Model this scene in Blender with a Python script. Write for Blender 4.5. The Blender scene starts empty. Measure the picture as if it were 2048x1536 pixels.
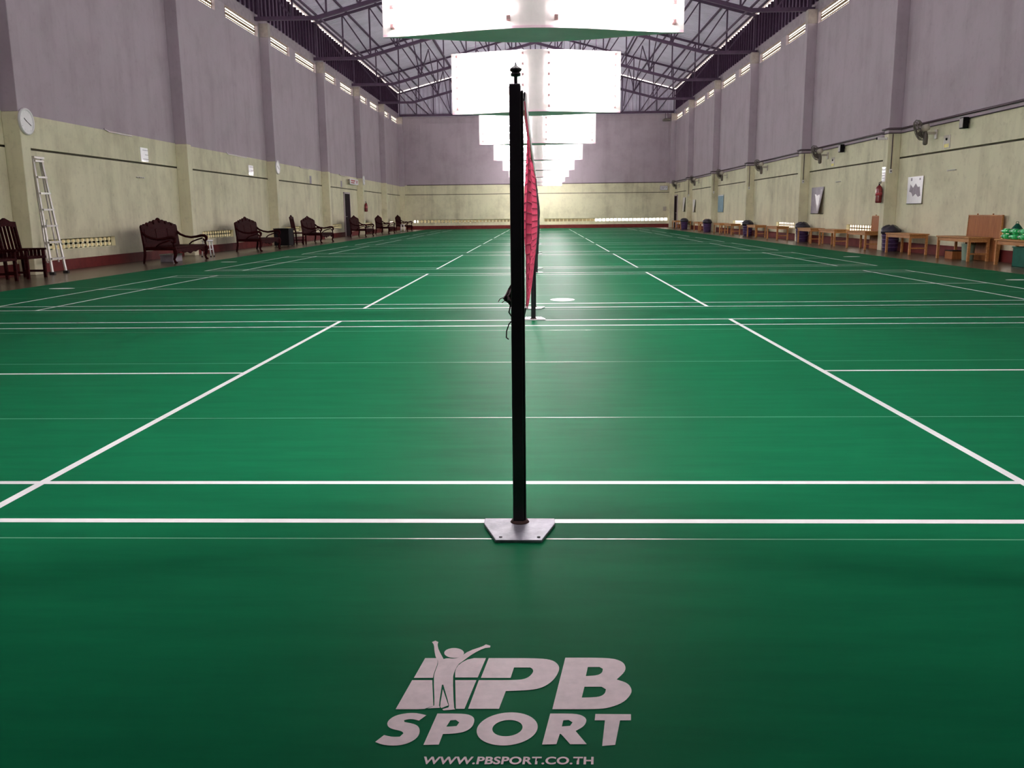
import bpy, bmesh, math, random
from mathutils import Vector, Matrix
random.seed(7)
SC = bpy.context.scene
COL = SC.collection
PI = math.pi

# ------------------------------------------------------------------ camera
cd = bpy.data.cameras.new('camera')
cam = bpy.data.objects.new('camera', cd)
COL.objects.link(cam)
cd.sensor_width = 36.0
cd.lens = 1772.8 / 2048 * 36.0
cd.clip_start, cd.clip_end = 0.05, 300
pit, yaw, rol = 0.1902, -0.0333, -0.0100
fw = Vector((math.sin(yaw) * math.cos(pit), math.cos(yaw) * math.cos(pit), -math.sin(pit)))
rt = Vector((math.cos(yaw), -math.sin(yaw), 0))
up = rt.cross(fw)
r2 = math.cos(rol) * rt + math.sin(rol) * up
u2 = -math.sin(rol) * rt + math.cos(rol) * up
cam.matrix_world = Matrix(((r2.x, u2.x, -fw.x, 0.0725), (r2.y, u2.y, -fw.y, -3.0157),
                           (r2.z, u2.z, -fw.z, 1.0838), (0, 0, 0, 1)))
SC.camera = cam

# ------------------------------------------------------------------ world, exposure
TUBE_L = 150.0            # radiance of the fluorescent tubes
SKY_L = 5.0               # daylight outside the ventilation blocks
w = bpy.data.worlds.new('world')
SC.world = w
w.use_nodes = True
w.node_tree.nodes['Background'].inputs[0].default_value = (1.0, 0.93, 0.80, 1)
w.node_tree.nodes['Background'].inputs[1].default_value = SKY_L
SC.view_settings.view_transform = 'Standard'
SC.view_settings.look = 'None'
SC.view_settings.exposure = 0.0
SC.view_settings.gamma = 1.0
SC.cycles.use_denoising = True
SC.cycles.sample_clamp_indirect = 8.0
SC.cycles.max_bounces = 8
SC.cycles.diffuse_bounces = 5
SC.cycles.glossy_bounces = 3
SC.cycles.caustics_reflective = False
SC.cycles.caustics_refractive = False

# ------------------------------------------------------------------ materials
def lin(c):
    return tuple(x / 12.92 if x <= 0.04045 else ((x + 0.055) / 1.055) ** 2.4 for x in c)

def mat(name, col, rough=0.6, metal=0.0, spec=0.5, var=0.0, scale=6.0, stretch=(1, 1, 1), emit=None, bump=0.0, coat=0.0):
    """Procedural material: the colour, mottled by noise of its own."""
    m = bpy.data.materials.new(name)
    m.use_nodes = True
    nt = m.node_tree
    b = nt.nodes['Principled BSDF']
    b.inputs['Roughness'].default_value = rough
    b.inputs['Metallic'].default_value = metal
    b.inputs['Specular IOR Level'].default_value = spec
    b.inputs['Coat Weight'].default_value = coat
    if var > 0 or bump > 0:
        tc = nt.nodes.new('ShaderNodeTexCoord')
        mp = nt.nodes.new('ShaderNodeMapping')
        mp.inputs['Scale'].default_value = stretch
        nz = nt.nodes.new('ShaderNodeTexNoise')
        nz.inputs['Scale'].default_value = scale
        nz.inputs['Detail'].default_value = 6
        nz.inputs['Roughness'].default_value = 0.62
        nt.links.new(tc.outputs['Object'], mp.inputs[0])
        nt.links.new(mp.outputs[0], nz.inputs['Vector'])
        cr = nt.nodes.new('ShaderNodeValToRGB')
        cr.color_ramp.elements[0].position = 0.3
        cr.color_ramp.elements[1].position = 0.7
        cr.color_ramp.elements[0].color = (*[max(0, c * (1 - var)) for c in col], 1)
        cr.color_ramp.elements[1].color = (*[min(1, c * (1 + var)) for c in col], 1)
        nt.links.new(nz.outputs[0], cr.inputs[0])
        nt.links.new(cr.outputs[0], b.inputs['Base Color'])
        if bump > 0:
            bp = nt.nodes.new('ShaderNodeBump')
            bp.inputs['Strength'].default_value = bump
            bp.inputs['Distance'].default_value = 0.01
            nt.links.new(nz.outputs[0], bp.inputs['Height'])
            nt.links.new(bp.outputs[0], b.inputs['Normal'])
    else:
        b.inputs['Base Color'].default_value = (*col, 1)
    if emit:
        b.inputs['Emission Color'].default_value = (*emit[0], 1)
        b.inputs['Emission Strength'].default_value = emit[1]
    return m

def wall_paint(name, col, stain, amount):
    """Old wall paint: broad blotches, vertical water streaks and small scuffs."""
    m = bpy.data.materials.new(name)
    m.use_nodes = True
    nt = m.node_tree
    L = nt.links.new
    b = nt.nodes['Principled BSDF']
    b.inputs['Roughness'].default_value = 0.75
    b.inputs['Specular IOR Level'].default_value = 0.25
    tc = nt.nodes.new('ShaderNodeTexCoord')
    def noise(scale, stretch, lo, hi, detail=6):
        mp = nt.nodes.new('ShaderNodeMapping')
        mp.inputs['Scale'].default_value = stretch
        nz = nt.nodes.new('ShaderNodeTexNoise')
        nz.inputs['Scale'].default_value = scale
        nz.inputs['Detail'].default_value = detail
        nz.inputs['Roughness'].default_value = 0.65
        mr = nt.nodes.new('ShaderNodeMapRange')
        mr.inputs[1].default_value = lo
        mr.inputs[2].default_value = hi
        L(tc.outputs['Object'], mp.inputs[0]); L(mp.outputs[0], nz.inputs['Vector']); L(nz.outputs[0], mr.inputs[0])
        return mr.outputs[0]
    def mul(a, k):
        n = nt.nodes.new('ShaderNodeMath'); n.operation = 'MULTIPLY'; L(a, n.inputs[0]); n.inputs[1].default_value = k
        return n.outputs[0]
    def add(a, c):
        n = nt.nodes.new('ShaderNodeMath'); n.operation = 'ADD'; n.use_clamp = True; L(a, n.inputs[0]); L(c, n.inputs[1])
        return n.outputs[0]
    s = add(add(mul(noise(0.9, (1, 1, 1), .45, .75), .5), mul(noise(1.6, (1, 1, .12), .48, .8), .55)), mul(noise(7, (1, 1, 1), .56, .8), .45))
    mx = nt.nodes.new('ShaderNodeMix'); mx.data_type = 'RGBA'
    L(mul(s, amount), mx.inputs[0])
    mx.inputs[6].default_value = (*col, 1)
    mx.inputs[7].default_value = (*stain, 1)
    L(mx.outputs[2], b.inputs['Base Color'])
    return m

def wood(name, c1, c2, rough=0.4, axis=(1, 14, 14), scale=3.0, coat=0.0, spec=0.4):
    m = bpy.data.materials.new(name)
    m.use_nodes = True
    nt = m.node_tree
    b = nt.nodes['Principled BSDF']
    b.inputs['Roughness'].default_value = rough
    b.inputs['Specular IOR Level'].default_value = spec
    b.inputs['Coat Weight'].default_value = coat
    b.inputs['Coat Roughness'].default_value = 0.12
    tc = nt.nodes.new('ShaderNodeTexCoord')
    mp = nt.nodes.new('ShaderNodeMapping'); mp.inputs['Scale'].default_value = axis
    nz = nt.nodes.new('ShaderNodeTexNoise'); nz.inputs['Scale'].default_value = scale; nz.inputs['Detail'].default_value = 8
    nz.inputs['Distortion'].default_value = 0.6
    cr = nt.nodes.new('ShaderNodeValToRGB')
    cr.color_ramp.elements[0].position = .32; cr.color_ramp.elements[1].position = .68
    cr.color_ramp.elements[0].color = (*c1, 1); cr.color_ramp.elements[1].color = (*c2, 1)
    nt.links.new(tc.outputs['Object'], mp.inputs[0]); nt.links.new(mp.outputs[0], nz.inputs['Vector'])
    nt.links.new(nz.outputs[0], cr.inputs[0]); nt.links.new(cr.outputs[0], b.inputs['Base Color'])
    return m

M = {}
M['mat_green'] = mat('mat_green', (0.0050, 0.108, 0.044), rough=0.45, spec=0.003, var=0.12, scale=3.0, stretch=(.5, 3, 1))
M['line'] = mat('line_white', (0.80, 0.78, 0.78), rough=0.45, var=0.06, scale=9)
M['seam'] = mat('mat_seam', (0.09, 0.26, 0.15), rough=0.3)  # seams between mat rolls, their glint put into the lighter green
M['logo'] = mat('logo_print', (0.70, 0.555, 0.57), rough=0.6, var=0.10, scale=30)
M['concrete'] = mat('floor_concrete', (0.105, 0.070, 0.045), rough=0.25, spec=0.25, var=0.35, scale=1.3)
M['green'] = wall_paint('lower_wall_green', (0.77, 0.73, 0.515), (0.34, 0.30, 0.185), 0.9)
M['lilac'] = wall_paint('upper_wall_lilac', (0.47, 0.395, 0.44), (0.25, 0.19, 0.20), 0.6)
M['base_red'] = mat('skirting_red', (0.12, 0.020, 0.018), rough=0.65, spec=0.1, var=0.25, scale=4)
M['groove'] = mat('wall_groove', (0.06, 0.05, 0.025), rough=0.9)
M['block'] = mat('breeze_block', (0.26, 0.17, 0.09), rough=0.9, var=0.15, scale=12)
M['beam'] = mat('beam_render', (0.36, 0.30, 0.33), rough=0.85, var=0.2, scale=5)
M['darkwall'] = mat('near_wall_dark', (0.05, 0.04, 0.045), rough=0.8, spec=0.1, var=0.2, scale=3)
M['head'] = mat('column_head', (0.42, 0.36, 0.33), rough=0.9, var=0.15, scale=8)
M['clad'] = mat('cladding_metal', (0.26, 0.19, 0.27), rough=0.55, metal=0.0, var=0.15, scale=3)
M['stud'] = mat('cladding_stud', (0.05, 0.024, 0.05), rough=0.7, spec=0.1, var=0.2, scale=5)
M['roofm'] = mat('roof_metal', (0.74, 0.68, 0.80), rough=0.5, metal=0.0, var=0.10, scale=1.2)
M['steel'] = mat('truss_steel', (0.075, 0.040, 0.080), rough=0.6, var=0.2, scale=5)
M['post'] = mat('post_black', (0.010, 0.006, 0.010), rough=0.33, var=0.3, scale=8)
M['plate'] = mat('plate_steel', (0.24, 0.225, 0.27), rough=0.5, metal=0.25, spec=0.3, var=0.4, scale=14)
M['plate_white'] = mat('plate_white', (0.75, 0.72, 0.72), rough=0.4, var=0.1, scale=10)
M['rust'] = mat('rust_weld', (0.045, 0.012, 0.010), rough=0.8, var=0.5, scale=40)
M['net_red'] = mat('net_red', (0.62, 0.06, 0.13), rough=0.8, var=0.2, scale=20)
M['net_black'] = mat('net_dark', (0.03, 0.025, 0.03), rough=0.85, var=0.2, scale=20)
M['tape'] = mat('net_tape_white', (0.80, 0.76, 0.76), rough=0.8, var=0.1, scale=20)
M['cloth'] = mat('net_end_cloth', (0.10, 0.055, 0.065), rough=0.85, var=0.5, scale=22)
M['tube'] = mat('lamp_tube', (0.9, 0.9, 0.9), rough=0.3, emit=((1.0, 0.955, 0.965), TUBE_L))
M['socket'] = mat('lamp_socket', (0.55, 0.30, 0.30), rough=0.5)
M['lampw'] = mat('lamp_enamel', (0.90, 0.82, 0.80), rough=0.45, var=0.05, scale=6)
M['lampt'] = mat('lamp_underside', (0.88, 0.60, 0.70), rough=0.35, var=0.08, scale=3)
M['hard'] = wood('carved_hardwood', (0.011, 0.002, 0.003), (0.038, 0.007, 0.007), rough=0.65, spec=0.012)
M['teak'] = wood('table_teak', (0.36, 0.155, 0.050), (0.54, 0.265, 0.095), rough=0.45, axis=(10, 1, 10), spec=0.12)
M['teakd'] = wood('board_teak', (0.25, 0.088, 0.028), (0.37, 0.140, 0.045), rough=0.55, axis=(10, 10, 1), spec=0.08)
M['alu'] = mat('ladder_aluminium', (0.52, 0.49, 0.46), rough=0.45, metal=0.4, var=0.1, scale=9)
M['rubber'] = mat('rubber_black', (0.015, 0.013, 0.013), rough=0.8, var=0.2, scale=9)
M['white'] = mat('plastic_white', (0.80, 0.78, 0.77), rough=0.4, var=0.04, scale=9)
M['face'] = mat('clock_face', (0.30, 0.25, 0.27), rough=0.3, var=0.12, scale=9)
M['black'] = mat('plain_black', (0.008, 0.007, 0.008), rough=0.7, spec=0.03, var=0.2, scale=9)
M['paper'] = mat('paper_white', (0.92, 0.90, 0.92), rough=0.35, coat=0.5, var=0.04, scale=12)
M['greyprint'] = mat('print_grey', (0.30, 0.26, 0.30), rough=0.5, spec=0.2, var=0.2, scale=6)
M['bluep'] = mat('poster_blue', (0.12, 0.27, 0.36), rough=0.5, var=0.25, scale=5)
M['redp'] = mat('sign_red', (0.40, 0.04, 0.05), rough=0.5, var=0.1, scale=8)
M['yellow'] = mat('label_yellow', (0.75, 0.65, 0.10), rough=0.5, var=0.1, scale=12)
M['ext'] = mat('extinguisher_red', (0.17, 0.010, 0.014), rough=0.25, var=0.1, scale=8)
M['doorm'] = mat('door_dark', (0.014, 0.007, 0.010), rough=0.7, spec=0.02, var=0.3, scale=5)
M['frame'] = mat('door_frame', (0.42, 0.34, 0.36), rough=0.5, var=0.1, scale=7)
M['fan'] = mat('fan_grey', (0.13, 0.11, 0.09), rough=0.45, var=0.2, scale=10)
M['fanw'] = mat('fan_cream', (0.50, 0.45, 0.37), rough=0.45, var=0.12, scale=10)
M['pipe'] = mat('conduit_dark', (0.055, 0.028, 0.040), rough=0.5, var=0.2, scale=6)
M['bin'] = mat('bin_purple', (0.060, 0.030, 0.10), rough=0.4, var=0.2, scale=6)
M['bag'] = mat('bag_black', (0.016, 0.012, 0.022), rough=0.35, var=0.3, scale=9, bump=0.4)
M['jug'] = mat('bin_pale_green', (0.32, 0.45, 0.34), rough=0.35, var=0.1, scale=6)
M['bing'] = mat('bin_teal', (0.008, 0.085, 0.055), rough=0.6, spec=0.05, var=0.2, scale=6)
M['greenout'] = mat('outdoor_green', (0.02, 0.42, 0.10), rough=0.7, var=0.5, scale=3)
M['outwall'] = mat('outdoor_wall', (0.30, 0.27, 0.20), rough=0.9, var=0.2, scale=2)
M['ground'] = mat('outdoor_ground', (0.45, 0.40, 0.30), rough=0.9, var=0.2, scale=1)

# ------------------------------------------------------------------ mesh helpers
class MB:
    """Collects shapes; build() links them as one mesh object."""
    def __init__(self):
        self.bm = bmesh.new()
        self.mi = 0
    def _tagf(self, fs):
        for f in fs:
            f.material_index = self.mi
        return self
    def box(self, x0, x1, y0, y1, z0, z1):
        v = [self.bm.verts.new(p) for p in ((x0, y0, z0), (x1, y0, z0), (x1, y1, z0), (x0, y1, z0),
                                            (x0, y0, z1), (x1, y0, z1), (x1, y1, z1), (x0, y1, z1))]
        return self._tagf([self.bm.faces.new([v[i] for i in q]) for q in
                           ((0, 3, 2, 1), (4, 5, 6, 7), (0, 1, 5, 4), (1, 2, 6, 5), (2, 3, 7, 6), (3, 0, 4, 7))])
    def quad(self, *pts):
        return self._tagf([self.bm.faces.new([self.bm.verts.new(p) for p in pts])])
    def bar(self, a, b, wx, wz, ref=(0, 0, 1)):
        """A square-section bar from a to b."""
        a, b = Vector(a), Vector(b)
        d = (b - a).normalized()
        r = Vector(ref)
        if abs(d.dot(r)) > 0.98:
            r = Vector((0, 1, 0))
        s = d.cross(r).normalized()
        u = s.cross(d).normalized()
        v = []
        for p in (a, b):
            for i, j in ((-1, -1), (1, -1), (1, 1), (-1, 1)):
                v.append(self.bm.verts.new(p + s * i * wx / 2 + u * j * wz / 2))
        return self._tagf([self.bm.faces.new([v[i] for i in q]) for q in
                           ((3, 2, 1, 0), (4, 5, 6, 7), (0, 1, 5, 4), (1, 2, 6, 5), (2, 3, 7, 6), (3, 0, 4, 7))])
    def tube(self, pts, r, n=8, caps=True):
        """A round tube along pts; r is one radius or one per point."""
        pts = [Vector(p) for p in pts]
        rs = r if isinstance(r, (list, tuple)) else [r] * len(pts)
        rings = []
        ref = None
        for i, p in enumerate(pts):
            d = (pts[min(i + 1, len(pts) - 1)] - pts[max(i - 1, 0)]).normalized()
            if ref is None:
                ref = Vector((0, 0, 1)) if abs(d.z) < .9 else Vector((0, 1, 0))
            s = d.cross(ref).normalized()
            u = s.cross(d).normalized()
            ref = u
            rings.append([self.bm.verts.new(p + (s * math.cos(2 * PI * k / n) + u * math.sin(2 * PI * k / n)) * rs[i]) for k in range(n)])
        fs = []
        for a, b in zip(rings, rings[1:]):
            for k in range(n):
                f = self.bm.faces.new((a[k], a[(k + 1) % n], b[(k + 1) % n], b[k]))
                f.smooth = n > 6
                fs.append(f)
        if caps:
            fs.append(self.bm.faces.new(rings[0][::-1])); fs.append(self.bm.faces.new(rings[-1]))
        return self._tagf(fs)
    def lathe(self, prof, c=(0, 0, 0), n=20, axis='z'):
        """A turned solid: prof is (radius, height) pairs."""
        rings = []
        for r, h in prof:
            ring = []
            for k in range(n):
                a = 2 * PI * k / n
                x, y = r * math.cos(a), r * math.sin(a)
                p = {'z': (x, y, h), 'x': (h, x, y), 'y': (x, h, y)}[axis]
                ring.append(self.bm.verts.new(Vector(p) + Vector(c)))
            rings.append(ring)
        fs = []
        for a, b in zip(rings, rings[1:]):
            for k in range(n):
                f = self.bm.faces.new((a[k], a[(k + 1) % n], b[(k + 1) % n], b[k]))
                f.smooth = True
                fs.append(f)
        if prof[0][0] > 1e-4:
            fs.append(self.bm.faces.new(rings[0][::-1]))
        if prof[-1][0] > 1e-4:
            fs.append(self.bm.faces.new(rings[-1]))
        return self._tagf(fs)
    def prism(self, poly, to3, h0, h1):
        """Extrudes a 2-D polygon; to3(u, v, h) gives the point in space."""
        a = [self.bm.verts.new(to3(u, v, h0)) for u, v in poly]
        b = [self.bm.verts.new(to3(u, v, h1)) for u, v in poly]
        n = len(poly)
        fs = [self.bm.faces.new(a[::-1]), self.bm.faces.new(b)]
        for k in range(n):
            fs.append(self.bm.faces.new((a[k], a[(k + 1) % n], b[(k + 1) % n], b[k])))
        return self._tagf(fs)
    def build(self, name, mats, parent=None, bevel=0.0, recalc=True):
        if recalc:
            bmesh.ops.recalc_face_normals(self.bm, faces=self.bm.faces[:])
        me = bpy.data.meshes.new(name)
        self.bm.to_mesh(me)
        self.bm.free()
        for m in (mats if isinstance(mats, (list, tuple)) else [mats]):
            me.materials.append(M[m])
        o = bpy.data.objects.new(name, me)
        COL.objects.link(o)
        if parent:
            o.parent = parent
        if bevel:
            bv = o.modifiers.new('bevel', 'BEVEL')
            bv.width = bevel; bv.segments = 2; bv.limit_method = 'ANGLE'
        return o

def tag(o, label, cat=None, group=None, kind=None):
    o['label'] = label
    if cat: o['category'] = cat
    if group: o['group'] = group
    if kind: o['kind'] = kind
    return o

def thing(name, label, cat, loc=(0, 0, 0), rz=0.0, group=None):
    o = bpy.data.objects.new(name, None)
    o.empty_display_size = 0.2
    COL.objects.link(o)
    o.location = loc
    o.rotation_euler = (0, 0, rz)
    return tag(o, label, cat, group)

def dup(root, loc, rz=None, label=None):
    """A copy of a thing with copies of its parts and sub-parts."""
    r = root.copy(); COL.objects.link(r)
    r.location = loc
    if rz is not None: r.rotation_euler = (0, 0, rz)
    if label: r['label'] = label
    for ch in list(root.children):
        c = ch.copy(); COL.objects.link(c); c.parent = r
        for g in list(ch.children):
            d = g.copy(); COL.objects.link(d); d.parent = c
    return r

ORD = ['nearest', 'second nearest', 'third nearest', 'fourth nearest', 'fifth nearest', 'sixth nearest', 'seventh nearest', 'eighth nearest',
       'ninth nearest', 'tenth nearest', 'eleventh nearest', 'twelfth nearest', 'thirteenth nearest', 'fourteenth nearest']
NTH = ['first', 'second', 'third', 'fourth', 'fifth', 'sixth', 'seventh', 'eighth', 'ninth', 'tenth', 'eleventh', 'twelfth', 'thirteenth', 'fourteenth']

# ------------------------------------------------------------------ sizes of the hall
XL, XR = -10.0, 9.60             # inner faces of the side walls
YN, YF = -8.5, 62.0              # near and far end walls
ZP, ZG = 3.07, 2.40              # paint change, groove
ZT = 8.12                        # top of the masonry
ZE = 9.55                        # eave
XC = (XL + XR) / 2
SL = 0.262                       # roof slope
ZA = ZE + SL * (XR - XC)         # ridge
LCOL = [-2.4, 5.8, 13.9, 21.95, 30.3, 38.6, 46.6, 54.2]
RCOL = [-3.0, 5.2, 13.3, 21.5, 29.5, 37.8, 46.0, 54.2]
COURT = [0.0, 7.30, 14.75, 22.15, 29.46, 37.08, 44.40, 51.67]   # near doubles side line of each court
LAMP = [-0.60, 6.67, 14.04, 21.45, 28.80, 36.30, 43.75, 51.05, 58.40]

# ================================================================== SETTING
# floor slab, mat
m = MB(); m.box(XL - .1, XR + .1, YN - .1, YF + .1, -0.2, 0.0)
tag(m.build('floor', 'concrete'), 'polished brown concrete floor along both sides of the green mat', 'floor', kind='structure')

m = MB()
m.mi = 0; m.box(-8.03, 8.09, -7.5, YF - .16, 0.0005, 0.004)
ZL = 0.0046
def line(x0, x1, y0, y1, mi=1, z=ZL):
    m.mi = mi
    m.quad((x0, y0, z), (x1, y0, z), (x1, y1, z), (x0, y1, z))
h = 0.02
for c in COURT:
    a, b = c - h, c + 6.06 + h
    for y in (c, c + .46, c + 5.60, c + 6.06): line(-6.70, 6.70, y - h, y + h)
    for s in (-1, 1):
        for x in (2.0, 5.92, 6.68): line(s * x - h, s * x + h, a, b, z=ZL + .0002)
        line(min(s * 2, s * 6.68), max(s * 2, s * 6.68), c + 3.03 - h, c + 3.03 + h, z=ZL + .0001)
y = -0.176 - 1.81 * 3
while y < YF - .5:
    line(-8.0, 8.05, y - .004, y + .004, mi=2, z=ZL - .0002)
    y += 1.81
court_mat = tag(m.build('court_mat', ['mat_green', 'line', 'seam'], recalc=False), 'green vinyl sports mat with white badminton court lines', 'sports mat')

def flat_print(name, loops, mname, parent, z):
    cu = bpy.data.curves.new(name, 'CURVE')
    cu.dimensions = '2D'; cu.fill_mode = 'BOTH'
    for loop in loops:
        sp = cu.splines.new('POLY')
        sp.points.add(len(loop) - 1)
        for p, (x, y) in zip(sp.points, loop): p.co = (x, y, 0, 1)
        sp.use_cyclic_u = True
    return curve_mesh(name, cu, mname, parent, z)

def curve_mesh(name, cu, mname, parent, z, mtx=None):
    o = bpy.data.objects.new(name + '_c', cu); COL.objects.link(o)
    dg = bpy.context.evaluated_depsgraph_get()
    me = bpy.data.meshes.new_from_object(o.evaluated_get(dg))
    bpy.data.objects.remove(o)
    me.name = name
    me.materials.clear(); me.materials.append(M[mname])
    if mtx: me.transform(mtx)
    o = bpy.data.objects.new(name, me); COL.objects.link(o)
    o.location = (0, 0, z)
    if parent: o.parent = parent
    return o

def smooth(loop, it=2):
    for _ in range(it):
        out = []
        n = len(loop)
        for i, p in enumerate(loop):
            a, b = Vector(loop[i - 1]), Vector(loop[(i + 1) % n]); q = Vector(p)
            d1, d2 = q - a, b - q
            if d1.length > 1e-6 and d2.length > 1e-6 and d1.angle(d2) < 0.85:
                out += [tuple(q - d1 * .25), tuple(q + d2 * .25)]
            else:
                out.append(p)
        loop = out
    return loop

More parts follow.
